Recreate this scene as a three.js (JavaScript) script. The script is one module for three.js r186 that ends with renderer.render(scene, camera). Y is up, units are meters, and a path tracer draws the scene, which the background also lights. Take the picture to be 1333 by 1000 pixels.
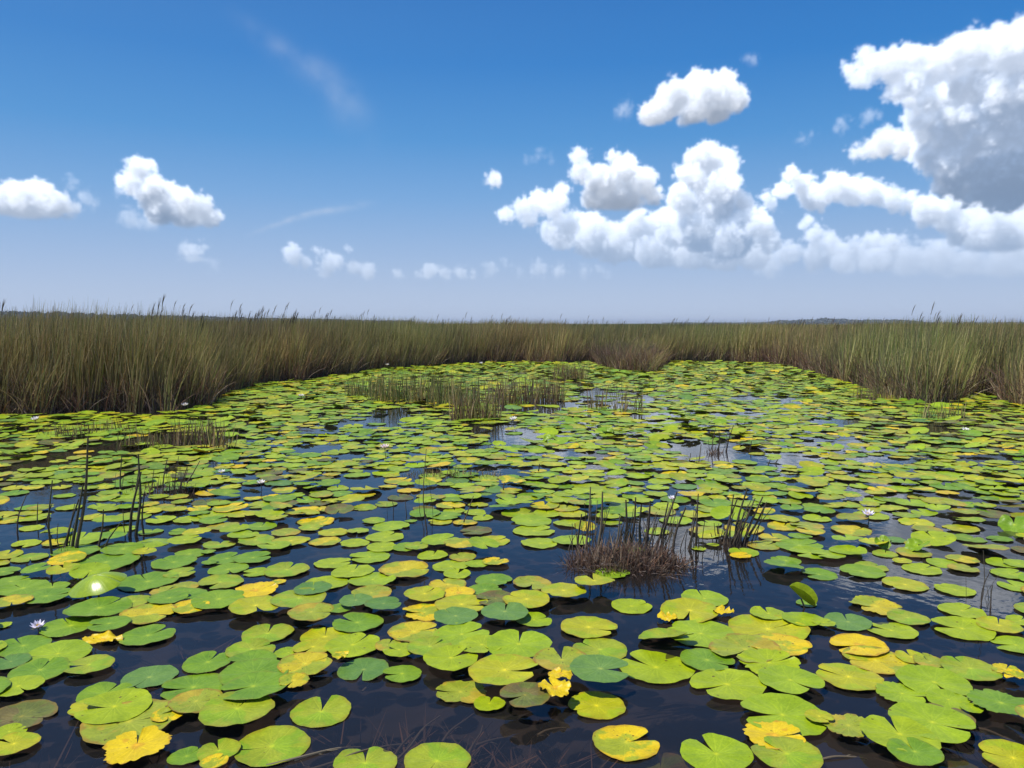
import * as THREE from 'three';
import { mergeGeometries } from 'three/addons/utils/BufferGeometryUtils.js';

// ------------------------------------------------------------------ camera, sky, sun, exposure
const scene = new THREE.Scene();
const camera = new THREE.PerspectiveCamera(53, 4 / 3, 0.05, 12000);
camera.position.set(0, 1.6, 0);
camera.rotation.set(THREE.MathUtils.degToRad(-4.5), 0, 0);
const renderer = new THREE.WebGLRenderer({ antialias: true });
renderer.setSize(1024, 768);
renderer.toneMapping = THREE.LinearToneMapping;
renderer.toneMappingExposure = 1.0;
renderer.shadowMap.enabled = true;

const SUN = new THREE.Vector3(-0.40, 0.88, 0.14).normalize();
const sun = new THREE.DirectionalLight(new THREE.Color(1, 0.955, 0.88), 4.8);
sun.name = 'sun';
sun.position.copy(SUN).multiplyScalar(60).add(new THREE.Vector3(0, 0, -14));
sun.target.position.set(0, 0, -14);
sun.castShadow = true;
sun.shadow.mapSize.set(4096, 4096);
sun.shadow.camera.left = sun.shadow.camera.bottom = -26;
sun.shadow.camera.right = sun.shadow.camera.top = 26;
sun.shadow.camera.far = 140;
scene.add(sun, sun.target);

// seeded random numbers and noise
function rng(seed) {
  let s = seed >>> 0;
  return () => { s = (s + 0x6D2B79F5) >>> 0; let t = s; t = Math.imul(t ^ (t >>> 15), t | 1); t ^= t + Math.imul(t ^ (t >>> 7), t | 61); return ((t ^ (t >>> 14)) >>> 0) / 4294967296; };
}
const PERM = new Uint8Array(512);
{
  const r = rng(77), p = [...Array(256).keys()];
  for (let i = 255; i > 0; i--) { const j = Math.floor(r() * (i + 1)); [p[i], p[j]] = [p[j], p[i]]; }
  for (let i = 0; i < 512; i++) PERM[i] = p[i & 255];
}
const VAL = new Float32Array(256); { const r = rng(78); for (let i = 0; i < 256; i++) VAL[i] = r() * 2 - 1; }
function noise3(x, y, z) {           // smooth value noise, -1..1
  const xf = Math.floor(x), yf = Math.floor(y), zf = Math.floor(z);
  let u = x - xf, v = y - yf, w = z - zf;
  const X = xf & 255, Y = yf & 255, Z = zf & 255;
  u = u * u * (3 - 2 * u); v = v * v * (3 - 2 * v); w = w * w * (3 - 2 * w);
  const a = PERM[X] + Y, b = PERM[X + 1] + Y, aa = PERM[a & 255] + Z, ab = PERM[(a + 1) & 255] + Z, ba = PERM[b & 255] + Z, bb = PERM[(b + 1) & 255] + Z;
  const V = (i) => VAL[PERM[i & 511]];
  const x0 = V(aa) + u * (V(ba) - V(aa)), x1 = V(ab) + u * (V(bb) - V(ab)), x2 = V(aa + 1) + u * (V(ba + 1) - V(aa + 1)), x3 = V(ab + 1) + u * (V(bb + 1) - V(ab + 1));
  const y0 = x0 + v * (x1 - x0), y1 = x2 + v * (x3 - x2);
  return y0 + w * (y1 - y0);
}
const noise2 = (x, y) => noise3(x, y, 7.3);
function fbm2(x, y, n = 4) { let s = 0, a = 0.5; for (let i = 0; i < n; i++) { s += a * noise3(x, y, 3.1 + i * 5.7); x *= 2.03; y *= 2.03; a *= 0.5; } return s; }
const clamp = (x, a = 0, b = 1) => Math.min(b, Math.max(a, x));
const sstep = (a, b, x) => { const t = clamp((x - a) / (b - a)); return t * t * (3 - 2 * t); };
const lin = (r, g, b) => new THREE.Color().setRGB(r / 255, g / 255, b / 255, THREE.SRGBColorSpace).toArray();

// The sky: clear air by elevation and cumulus clouds marched as volumes, computed for every direction.
function makeSky() {
  const W = 4096, H = 2048, data = new Float32Array(W * H * 4), D = Math.PI / 180;
  const ramp = [[0, lin(192, 207, 231)], [2, lin(181, 200, 228)], [5, lin(159, 188, 226)], [9, lin(124, 171, 222)], [13, lin(86, 151, 214)], [18, lin(50, 127, 202)], [24, lin(32, 110, 188)], [40, lin(30, 98, 174)], [90, lin(24, 82, 155)]];
  const air = (el, az, out) => {
    let i = 0; while (i < ramp.length - 2 && el > ramp[i + 1][0]) i++;
    const t = clamp((el - ramp[i][0]) / (ramp[i + 1][0] - ramp[i][0])), A = ramp[i][1], B = ramp[i + 1][1];
    const side = 0.5 - 0.5 * Math.sin(az * D * 1.0) , m = 0.13 * side * sstep(6, 22, el);
    for (let c = 0; c < 3; c++) { const v = A[c] + t * (B[c] - A[c]); out[c] = v + m * ([0.42, 0.62, 0.86][c] - v); }
  };
  // blobs: azimuth, elevation, radius, all in degrees; azimuth 0 is straight ahead (-z), positive to the right
  const seen = [
[6.52,1,1.0,1.0,[[-32.41,7.35,1.43],[-31.18,7.77,1.14],[-30.15,7.53,1.03],[-33.22,7.06,1.26],[-29.53,7.24,0.57],[-31.61,7.18,1.14],[-34.0,7.08,1.43]],-0.1],
[6.66,0.12,1.5,1.0,[[-28.57,7.79,0.51],[-28.89,8.33,0.4],[-29.39,8.76,0.34]],-0.1],
[6.46,1,1.0,1.0,[[-25.47,9.95,0.91],[-25.86,9.14,0.91],[-24.81,8.88,1.14],[-23.9,8.5,1.03],[-22.72,8.17,0.97],[-21.67,7.83,0.91],[-20.91,7.21,0.74],[-24.17,7.44,1.14],[-22.75,7.27,1.03],[-24.61,8.06,0.91]],-0.1],
[6.11,0.15,1.5,1.0,[[-26.03,6.79,0.8],[-24.89,6.75,0.69],[-26.42,8.62,0.51]],-0.1],
[3.71,0.5,1.2,1.0,[[-22.82,4.98,0.63],[-22.11,4.75,0.63],[-21.46,5.18,0.46]],-0.1],
[3.12,0.2,1.4,1.0,[[-21.15,3.95,0.51],[-20.72,3.54,0.34]],-0.1],
[3.19,0.9,1.0,1.0,[[-15.69,4.82,0.74],[-14.86,4.31,0.51],[-13.42,4.12,0.86],[-12.72,4.4,0.74],[-14.1,5.24,0.29],[-12.06,5.39,0.23],[-11.54,3.82,0.69],[-10.56,3.72,0.51]],-0.1],
[3.1,0.7,1.0,1.0,[[-8.36,3.58,0.46],[-6.85,3.53,0.4],[-6.01,3.76,0.63],[-5.0,3.55,0.46],[-3.76,3.66,0.46],[-2.75,3.67,0.4]],-0.1],
[2.88,0.3,1.4,1.0,[[-1.5,3.84,0.51],[-0.65,4.29,0.51],[0.76,3.89,0.57],[1.9,4.0,0.69],[3.59,3.89,0.57],[5.28,3.88,0.57],[6.96,3.7,0.57]],-0.1],
[9.5,0.5,1.3,1.0,[[-1.38,10.25,0.63]],-0.1],
[13.57,1,1.0,1.0,[[10.13,14.52,1.09],[11.19,15.22,1.26],[11.82,16.17,0.86],[13.05,15.61,1.54],[14.36,15.62,1.49],[15.12,16.44,0.8],[15.66,15.29,1.09],[12.8,14.49,1.09],[14.64,14.63,1.09],[9.48,14.29,0.51],[16.21,15.83,0.51]],-0.1],
[14.35,0.1,1.5,1.0,[[8.06,15.1,0.69]],-0.1],
[17.02,0.15,1.5,1.0,[[16.78,17.64,0.46]],-0.1],
[4.28,0.6,1.1,1.06,[[-0.37,8.04,0.69],[0.76,8.42,0.86],[1.88,8.85,0.97],[3.01,8.51,1.14],[3.56,9.48,0.74],[1.32,7.6,0.86],[2.73,6.77,1.03],[3.86,7.31,1.26]],-0.1],
[8.02,1,1,0.97,[[4.83,11.96,0.74],[5.12,10.95,0.97],[6.62,10.39,1.26],[7.38,11.8,0.63],[8.27,10.99,1.09],[9.38,10.01,1.09],[10.21,9.09,0.8],[7.46,9.31,1.49],[6.24,9.34,1.26],[8.68,8.96,1.14]],0.5],
[3.77,1,1.0,1.0,[[13.12,11.59,0.97],[13.97,11.75,1.03],[15.23,11.43,0.8],[15.76,10.85,0.8],[12.34,10.54,0.86],[13.68,10.28,1.49],[15.01,9.7,1.37],[12.26,9.02,1.09],[14.51,8.42,1.71],[16.23,8.71,0.91],[16.88,7.28,1.14],[13.48,6.7,1.83],[15.61,6.11,1.83],[17.57,6.47,1.14],[11.87,6.63,1.37],[18.35,5.81,0.91]],-0.1],
[3.84,0.9,1,1.02,[[5.82,6.31,1.6],[7.5,5.74,1.6],[9.16,6.04,1.6],[10.27,5.15,1.49],[5.26,7.02,1.26],[3.69,6.49,1.26],[11.35,5.46,1.37],[12.98,4.88,1.49],[15.11,4.84,1.6],[17.2,4.63,1.26],[10.78,7.2,1.14],[9.14,7.24,1.03]],-0.1],
[4.63,1,1.0,1.0,[[18.02,8.68,0.63],[19.03,8.89,0.74],[19.79,10.06,0.69],[20.36,9.42,0.8],[18.54,8.3,0.63],[21.12,8.62,1.14],[22.31,9.05,1.09],[23.51,8.82,1.09],[24.68,8.64,1.03],[25.85,8.17,0.97],[26.99,7.75,0.97],[28.11,7.2,1.09],[29.2,6.88,1.09],[28.96,7.62,0.69],[30.3,6.1,1.37],[31.56,5.55,1.49],[32.38,5.27,1.37],[31.18,4.86,1.37]],-0.1],
[3.28,0.8,1.1,1.0,[[20.68,6.86,0.69],[21.19,6.07,0.8],[21.94,5.27,0.91],[21.23,4.52,1.03],[22.69,4.73,1.03],[23.63,4.95,0.91],[25.04,5.04,1.03],[25.95,5.36,0.69],[23.19,4.04,0.91],[19.74,4.72,1.03],[25.07,4.14,1.14]],-0.1],
[2.9,0.35,1.4,1.0,[[26.89,4.32,1.43],[28.66,4.25,1.43],[30.39,3.7,1.43],[18.24,4.07,1.03],[32.05,3.63,1.43],[33.23,4.05,1.6],[34.78,4.21,1.71]],-0.1],
[4.27,0.8,1.0,1.0,[[33.0,4.76,1.26],[33.53,6.12,1.03],[34.52,5.59,1.37],[32.84,3.84,1.03]],-0.1],
[10.28,0.8,1.2,1.0,[[23.12,16.3,0.57],[24.03,16.92,0.74],[24.65,16.21,0.91],[23.84,15.76,0.69],[25.55,16.23,1.09],[26.79,16.56,1.14],[26.57,15.43,1.2],[25.84,14.61,0.69],[27.85,14.0,1.03]],-0.1],
[5.82,0.9,1.15,1,[[27.77,16.02,1.26],[29.03,16.49,1.2],[30.06,16.76,1.14],[31.29,16.56,1.43],[32.68,16.33,1.71],[28.67,15.02,1.49],[30.35,14.78,1.89],[32.39,14.04,2.29],[29.59,13.11,1.71],[31.69,11.95,2.57],[27.23,13.17,0.8],[28.79,11.84,1.14],[27.49,11.98,0.69],[29.69,10.6,1.89],[31.39,9.51,2.17],[32.96,10.24,2.86],[29.33,9.0,1.26],[31.03,8.39,1.37],[32.66,8.02,1.6],[28.52,10.16,1.03],[34.78,12.19,3.43],[34.56,8.96,2.74],[36.35,10.27,3.43],[26.87,14.49,1.14],[27.76,10.79,1.03],[27.99,12.62,1.26],[29.81,7.69,1.26],[31.9,7.16,1.49],[33.89,6.78,1.71]],0.42],
[10.51,0.7,1.2,1.0,[[25.27,11.59,0.97],[23.81,11.2,0.63],[26.54,11.47,0.97],[24.59,11.42,0.8],[27.72,11.73,1.14]],-0.1],
[11.79,0.12,1.6,1.0,[[20.27,12.41,0.4],[21.0,12.49,0.46],[22.43,13.05,0.57],[23.36,13.29,0.51],[24.29,13.48,0.51],[19.42,12.67,0.29]],-0.1],
[11.41,0.06,1.6,1.0,[[1.88,11.73,0.63],[1.2,11.84,0.51],[2.72,11.67,0.46]],-0.1]];
  // the rest of the sky carries the same fair-weather cumulus
  const r = rng(5), clouds = seen.slice();
  for (let k = 0; k < 30; k++) {
    const az = 48 + r() * 264, el = 4 + r() * r() * 42, size = 3 + r() * 6, blobs = [];
    for (let j = 0; j < 10; j++) { const u = (r() + r() - 1) * size * 1.6, rr = size * (0.3 + 0.35 * r()) * (1 - Math.abs(u) / size / 2.4); blobs.push([az + u / Math.cos(el * D), el + rr * 0.6 + r() * (1 - Math.abs(u) / size / 1.7) * size * 0.7, rr]); }
    clouds.push([el - 0.2, 1, 1, 1, blobs]);
  }
  const R = 1000, unit = Math.PI * R / 180;        // one degree at the clouds' distance
  const far = (blob, k, dist, lean = 0, base = 0) => {
    const a = blob[0] * D, e = blob[1] * D, d = R * (dist - lean * (blob[1] - base) * D) * (1 + 0.012 * Math.sin(k * 2.4 + blob[0]));
    return { x: Math.sin(a) * Math.cos(e) * d, y: Math.sin(e) * d, z: -Math.cos(a) * Math.cos(e) * d, r: Math.tan(blob[2] * D) * d };
  };
  const set = clouds.map(([base, dens, edge, dist, blobs, lean]) => {
    const b = blobs.map((q, k) => far(q, k, dist, lean, base));
    const reach = Math.max(...blobs.map((q) => q[2])) * 1.6;
    return { base: Math.sin(base * D) * R * dist, dens, edge, b, azs: [Math.min(...blobs.map((q) => q[0] - q[2] * 1.7 / Math.cos(q[1] * D))), Math.max(...blobs.map((q) => q[0] + q[2] * 1.7 / Math.cos(q[1] * D)))], els: [Math.min(...blobs.map((q) => q[1])) - reach, Math.max(...blobs.map((q) => q[1])) + reach], dist };
  });
  const body = (list, x, y, z) => {                // how deep inside the union of the blobs
    let s = -1e9;
    for (let i = 0; i < list.length; i++) {
      const b = list[i], dx = x - b.x, dy = y - b.y, dz = z - b.z, q = b.r - Math.sqrt(dx * dx + dy * dy + dz * dz), k = 0.22 * b.r;
      if (s < -1e8) { s = q; continue; }
      const h = clamp(0.5 + 0.5 * (q - s) / k); s = s + h * (q - s) + k * h * (1 - h);
    }
    return s;
  };
  const puff = (x, y, z) => {                      // billows at several sizes
    const n = noise3(x * 0.055, y * 0.055, z * 0.055), m = Math.abs(noise3(x * 0.12 + 9, y * 0.12, z * 0.12)), p = Math.abs(noise3(x * 0.27, y * 0.27 + 5, z * 0.27)), q = noise3(x * 0.6, y * 0.6, z * 0.6 + 3);
    return 0.55 * n + 0.75 * (m - 0.35) + 0.42 * (p - 0.35) + 0.2 * q;
  };
  const lit = [1.0, 0.985, 0.965], shade = [0.21, 0.30, 0.46], col = [0, 0, 0], acc = [0, 0, 0];
  const line = [[[-19.45,20.19],[-17.01,18.64],[-14.48,17.45],[-12.92,16.59],[-11.63,14.95],[-10.31,13.5]],[[-18.85,6.05],[-16.79,6.91],[-14.68,7.67],[-12.55,8.11],[-9.94,8.67]]];
  for (let row = 0; row < H; row++) {
    const el = ((row + 0.5) / H - 0.5) * 180, e = el * D;
    for (let c = 0; c < W; c++) {
      const round = ((c + 0.5) / W - 0.5) * 2 * Math.PI, at = (row * W + c) * 4;
      const dx = Math.cos(round) * Math.cos(e), dy = Math.sin(e), dz = Math.sin(round) * Math.cos(e);
      let az = Math.atan2(dx, -dz) / D;
      air(Math.max(0, el), az, col);
      let T = 1; acc[0] = acc[1] = acc[2] = 0;
      if (el > -0.5) {
        // thin high streaks
        if (el > 4 && el < 26 && az > -28 && az < -4) {
          let veil = 0;
          line.forEach((pts, n) => {
            let best = 1e9, where = 0;
            for (let i = 0; i + 1 < pts.length; i++) {
              const [ax, ay] = pts[i], [bx, by] = pts[i + 1], ux = bx - ax, uy = by - ay, t = clamp(((az - ax) * ux + (el - ay) * uy) / (ux * ux + uy * uy)), q = Math.hypot(az - ax - t * ux, el - ay - t * uy);
              if (q < best) { best = q; where = (i + t) / (pts.length - 1); }
            }
            const wide = n ? 0.16 + 0.1 * where : 0.5 + 0.9 * where;
            const grain = 0.6 + 0.8 * fbm2(az * (n ? 1.5 : 0.8) + 20, el * (n ? 2.5 : 0.8), 4);
            veil += Math.exp(-best * best / wide / wide) * grain * (n ? 0.34 : 0.2) * Math.sin(Math.PI * clamp(where * 0.94 + 0.03));
          });
          for (let k = 0; k < 3; k++) col[k] += clamp(veil) * ([0.72, 0.78, 0.9][k] - col[k]);
        }
        for (const cl of set) {
          let a = az; if (cl.azs[1] > 180 && a < 0) a += 360;
          if (a < cl.azs[0] || a > cl.azs[1] || el < cl.els[0] || el > cl.els[1]) continue;
          // blobs near this ray
          let t0 = 1e9, t1 = -1e9; const near = [];
          for (const b of cl.b) {
            const m = dx * b.x + dy * b.y + dz * b.z, o2 = b.x * b.x + b.y * b.y + b.z * b.z - m * m, rr = b.r * 1.45 + 4;
            if (o2 < rr * rr) { const h = Math.sqrt(rr * rr - o2); t0 = Math.min(t0, m - h); t1 = Math.max(t1, m + h); near.push(b); }
          }
          if (!near.length) continue;
          const step = Math.max(1.6, (t1 - t0) / 46), jit = noise3(c * 1.7, row * 1.7, 0) * 0.5 + 0.5;
          const air2 = cl.dist * 0 + sstep(-2, 13, el);      // nearness of the cloud: the air in front of it
          for (let t = t0 + jit * step; t < t1 && T > 0.02; t += step) {
            const x = dx * t, y = dy * t, z = dz * t, s0 = body(near, x, y, z);
            if (s0 < -8 * cl.edge) continue;
            const s = s0 + puff(x, y, z) * 9.5 * cl.edge;
            let rho = sstep(0, 5 * cl.edge, s) * sstep(cl.base - 3, cl.base + 7, y + 3 * noise3(x * 0.05, 2, z * 0.05)) * cl.dens;
            if (rho < 0.004) continue;
            let tau = 0;
            for (let k = 0, q = 3; k < 7; k++, q *= 1.75) {
              const u = q * 1.4, lx = x + SUN.x * u, ly = y + SUN.y * u, lz = z + SUN.z * u;
              tau += sstep(-2, 6, body(cl.b, lx, ly, lz) + 6 * noise3(lx * 0.1, ly * 0.1, lz * 0.1)) * q * cl.dens;
            }
            const above = body(near, x - 2, y + 9, z) + puff(x - 2, y + 9, z) * 9.5 * cl.edge, pit = 1 - 0.3 * sstep(-4, 10, above);
            const high = clamp((y - cl.base) / (60 * 1)), direct = 0.66 * Math.exp(-tau * 0.055) + 0.34 * Math.exp(-tau * 0.012), take = 1 - Math.exp(-rho * step * 0.16);
            for (let k = 0; k < 3; k++) acc[k] += T * take * (shade[k] * (0.85 + 0.6 * high) * pit + lit[k] * direct * (0.7 + 0.3 * pit) * 1.12);
            T *= 1 - take;
          }
        }
        const hz = 0.12 + 0.86 * sstep(1.5, 10, el), cover = 1 - T;
        if (cover > 0.001) for (let k = 0; k < 3; k++) { const cloudy = acc[k] / cover, base = col[k]; col[k] = base + cover * hz * (cloudy - base) ; }
      }
      data[at] = col[0]; data[at + 1] = col[1]; data[at + 2] = col[2]; data[at + 3] = 1;
    }
  }
  const t = new THREE.DataTexture(data, W, H, THREE.RGBAFormat, THREE.FloatType);
  t.mapping = THREE.EquirectangularReflectionMapping;
  t.magFilter = t.minFilter = THREE.LinearFilter;
  t.needsUpdate = true;
  return t;
}
scene.background = makeSky();
scene.environment = scene.background;

scene.fog = new THREE.FogExp2(new THREE.Color().setRGB(0.75, 0.84, 1.0), 0.0003);

// ------------------------------------------------------------------ helpers
const taken = new Map();
function numbered(name) { const n = taken.get(name) ?? 0; taken.set(name, n + 1); return n ? name + '_' + String(n).padStart(3, '0') : name; }
function finish(o) { o.traverse((m) => { if (m.isMesh) { m.castShadow = true; m.receiveShadow = true; } }); return o; }
function thing(name, label, category, group, x = 0, y = 0, z = 0) {
  const o = new THREE.Group(); o.name = numbered(name); o.position.set(x, y, z); o.userData = { label, category };
  if (group) o.userData.group = group;
  scene.add(o); return o;
}
function part(name, geometry, material, parent) { const m = new THREE.Mesh(geometry, material); m.name = name; m.castShadow = m.receiveShadow = true; parent.add(m); return m; }
function structure(name, geometry, material, label) { const m = part(numbered(name), geometry, material, scene); m.userData = { kind: 'structure', label }; return m; }
function texture(size, fill, { srgb = true, repeat = true } = {}) {   // fill(u, v) -> [r, g, b] 0..255
  const d = new Uint8Array(size * size * 4);
  for (let j = 0; j < size; j++) for (let i = 0; i < size; i++) { const c = fill((i + 0.5) / size, (j + 0.5) / size), k = (j * size + i) * 4; d[k] = clamp(c[0], 0, 255); d[k + 1] = clamp(c[1], 0, 255); d[k + 2] = clamp(c[2], 0, 255); d[k + 3] = 255; }
  const t = new THREE.DataTexture(d, size, size, THREE.RGBAFormat, THREE.UnsignedByteType);
  if (srgb) t.colorSpace = THREE.SRGBColorSpace;
  t.magFilter = THREE.LinearFilter; t.minFilter = THREE.LinearFilter;
  if (repeat) t.wrapS = t.wrapT = THREE.RepeatWrapping;
  t.needsUpdate = true; return t;
}
const loop2 = (u, v, f, n) => {       // seamless fbm on a torus
  const a = u * 2 * Math.PI, b = v * 2 * Math.PI, x = Math.cos(a) * f, y = Math.sin(a) * f + Math.cos(b) * f * 1.0, z = Math.sin(b) * f;
  let s = 0, q = 0.5, k = 1; for (let i = 0; i < n; i++) { s += q * noise3(x * k + i * 3.7, y * k, z * k); k *= 2; q *= 0.5; } return s;
};

// ------------------------------------------------------------------ water, bed and the land beyond
const SHORE = [[-10.7,-11.5],[-9.95,-12.59],[-8.99,-13.45],[-8.18,-13.45],[-7.5,-13.68],[-6.3,-13.45],[-5.9,-14.3],[-6.47,-17.63],[-6.54,-20.33],[-5.79,-21.71],[-5.27,-24.36],[-4.81,-27.27],[-3.57,-28.24],[-2.02,-30.38],[0.43,-32.21],[2.23,-30.38],[3.2,-34.28],[3.52,-26.37],[4.68,-25.53],[7.0,-32.87],[9.01,-34.28],[10.61,-32.87],[10.17,-27.27],[9.19,-21.71],[8.56,-18.45],[8.17,-15.87],[8.46,-14.97],[9.66,-16.19],[10.92,-17.63],[10.03,-15.56],[9.92,-14.7],[10.52,-14.3],[12.09,-12.9]];
const OUTLINE = [[26, 9], [24, 2], [19, -6], ...SHORE.slice().reverse(), [-15, -6], [-20, 2], [-22, 9]];
function inPond(x, z) {
  let inside = false;
  for (let i = 0, j = OUTLINE.length - 1; i < OUTLINE.length; j = i++) { const [xi, zi] = OUTLINE[i], [xj, zj] = OUTLINE[j]; if ((zi > z) !== (zj > z) && x < (xj - xi) * (z - zi) / (zj - zi) + xi) inside = !inside; }
  return inside;
}
function shoreDistance(x, z) {
  let best = 1e9;
  for (let i = 0; i + 1 < OUTLINE.length; i++) { const [ax, az] = OUTLINE[i], [bx, bz] = OUTLINE[i + 1], ux = bx - ax, uz = bz - az, t = clamp(((x - ax) * ux + (z - az) * uz) / (ux * ux + uz * uz)); best = Math.min(best, Math.hypot(x - ax - t * ux, z - az - t * uz)); }
  return best;
}
const flat = (g) => { g.rotateX(-Math.PI / 2); return g; };
{
  const bedMap = texture(512, (u, v) => { const n = loop2(u, v, 1.6, 5), m = loop2(u + 0.3, v, 4, 3); return [46 + 26 * n + 12 * m, 39 + 20 * n + 9 * m, 35 + 16 * n + 7 * m]; });
  bedMap.repeat.set(60, 60);
  structure('lake_bed', flat(new THREE.PlaneGeometry(240, 240)).translate(0, -1.3, -60), new THREE.MeshStandardMaterial({ map: bedMap, roughness: 1 }), 'dark brown muddy lake bed under the water');
  const ripple = texture(1024, (u, v) => { const n = 128 + 90 * loop2(u, v, 3.5, 4) + 30 * loop2(u + 0.4, v + 0.2, 11, 2); return [n, n, n]; }, { srgb: false });
  ripple.repeat.set(80, 80);
  const water = new THREE.MeshPhysicalMaterial({ color: new THREE.Color().setRGB(0.55, 0.50, 0.47), roughness: 0.03, ior: 1.333, transmission: 0.98, thickness: 0, bumpMap: ripple, bumpScale: 0.0022, side: THREE.DoubleSide });
  structure('water', flat(new THREE.PlaneGeometry(240, 240, 1, 1)).translate(0, 0, -60), water, 'still dark swamp water reflecting the sky');
  const landMap = texture(512, (u, v) => { const n = loop2(u, v, 2, 5), m = loop2(u, v + 0.4, 7, 3); return [84 + 40 * n + 20 * m, 88 + 38 * n + 20 * m, 40 + 18 * n + 8 * m]; });
  landMap.repeat.set(0.02, 0.02);
  const rim = new THREE.Shape(); for (let i = 0; i < 72; i++) { const a = i / 72 * Math.PI * 2; rim[i ? 'lineTo' : 'moveTo'](Math.cos(a) * 6000, Math.sin(a) * 6000); }
  const hole = new THREE.Path(); for (let i = 0; i < 60; i++) { const a = -i / 60 * Math.PI * 2; hole[i ? 'lineTo' : 'moveTo'](Math.cos(a) * 58, 8 + Math.sin(a) * 58); }
  rim.holes.push(hole);
  structure('marsh_land', flat(new THREE.ShapeGeometry(rim, 1)).translate(0, 0.25, 0), new THREE.MeshStandardMaterial({ map: landMap, roughness: 1 }), 'flat green marsh running to the horizon');
}

// ------------------------------------------------------------------ reeds: beds of blades that nobody could count
function ribbon(out, x, z, h, wide, dirX, dirZ, lean, curl, color, face, y0 = -0.12, segs = 5) {
  // one tapering blade that leans and droops along (dirX, dirZ); face turns its flat side
  const fx = Math.cos(face) * 0.5, fz = Math.sin(face) * 0.5, base = out.pos.length / 3;
  for (let i = 0; i <= segs; i++) {
    const t = i / segs, off = lean * t + curl * t * t * t, y = y0 + (h - y0) * (t - 0.35 * Math.abs(curl) / h * t * t * t * 0.6), w = wide * (i === segs ? 0.12 : 1 - 0.75 * t * t);
    const cx = x + dirX * off, cz = z + dirZ * off;
    out.pos.push(cx - fx * w, y, cz - fz * w, cx + fx * w, y, cz + fz * w);
    out.col.push(...color, ...color);
    if (i) { const a = base + (i - 1) * 2; out.idx.push(a, a + 1, a + 2, a + 1, a + 3, a + 2); }
  }
}
function built(out) {
  const g = new THREE.BufferGeometry();
  g.setAttribute('position', new THREE.Float32BufferAttribute(out.pos, 3));
  g.setAttribute('color', new THREE.Float32BufferAttribute(out.col, 3));
  g.setIndex(out.idx); g.computeVertexNormals(); return g;
}
const fresh = () => ({ pos: [], col: [], idx: [] });
const pick = (r, list) => list[Math.floor(r() * list.length)];
const reedMaterial = new THREE.MeshPhysicalMaterial({ vertexColors: true, roughness: 0.9, transmission: 0.3, thickness: 0, side: THREE.DoubleSide });
const OLIVE = [[0.25, 0.205, 0.05], [0.32, 0.245, 0.065], [0.22, 0.21, 0.045], [0.40, 0.29, 0.10], [0.26, 0.175, 0.06], [0.56, 0.44, 0.19], [0.18, 0.20, 0.04], [0.20, 0.215, 0.045], [0.09, 0.075, 0.03]];
const RUSSET = [[0.16, 0.08, 0.045], [0.22, 0.115, 0.06], [0.11, 0.06, 0.036], [0.27, 0.17, 0.10], [0.19, 0.09, 0.045], [0.34, 0.25, 0.16]];
const GREEN = [[0.10, 0.15, 0.03], [0.13, 0.17, 0.035], [0.16, 0.19, 0.05], [0.18, 0.16, 0.055], [0.09, 0.12, 0.03]];
function tuft(seed, n, spread, colors, { h0 = 0.55, h1 = 1, wide = 0.011, lean = 0.2, curl = 0.25, wind = 0.12 } = {}) {
  const r = rng(seed), o = fresh();
  for (let i = 0; i < n; i++) {
    const a = r() * 6.283, q = Math.sqrt(r()) * spread, h = h0 + (h1 - h0) * Math.pow(r(), 0.75), d = r() * 6.283;
    let dx = Math.cos(d) * lean * r() + wind * h, dz = Math.sin(d) * lean * r(); const L = Math.hypot(dx, dz) || 1;
    ribbon(o, Math.cos(a) * q, Math.sin(a) * q, h, wide * (0.6 + 0.8 * r()), dx / L, dz / L, L, curl * h * r() * r(), pick(r, colors), r() * 3.1416);
  }
  return built(o);
}
const tallTufts = [1, 2, 3, 4, 5, 6].map((s) => tuft(s * 31, 15, 0.16, OLIVE, { wide: 0.015, lean: 0.26, curl: 0.35 }));
const greenTufts = [1, 2].map((s) => tuft(s * 47, 16, 0.2, GREEN, { wide: 0.014 }));
const dryTufts = [1, 2, 3].map((s) => tuft(s * 53, 18, 0.18, RUSSET, { h0: 0.2, h1: 1, wide: 0.016, lean: 0.55, curl: 0.7, wind: 0.03 }));
function stalkTuft(seed) {            // flowering stalks with a nodding brown head
  const r = rng(seed), o = fresh();
  for (let i = 0; i < 3; i++) {
    const x = (r() - 0.5) * 0.3, z = (r() - 0.5) * 0.3, h = 0.85 + 0.2 * r(), lean = 0.12 + 0.16 * r();
    ribbon(o, x, z, h, 0.006, 1, 0.1, lean, 0.04, [0.12, 0.11, 0.05], r() * 3);
    for (let k = 0; k < 7; k++) ribbon(o, x + lean * 0.93 + 0.03 * k * 0.25, z, h + 0.03 * r(), 0.012, 1, r() - 0.5, 0.03 + 0.03 * r(), 0.03, [0.10, 0.075, 0.045], r() * 3, h - 0.14 + 0.015 * k, 2);
  }
  return built(o);
}
const stalks = [1, 2].map((s) => stalkTuft(s * 71));
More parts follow.
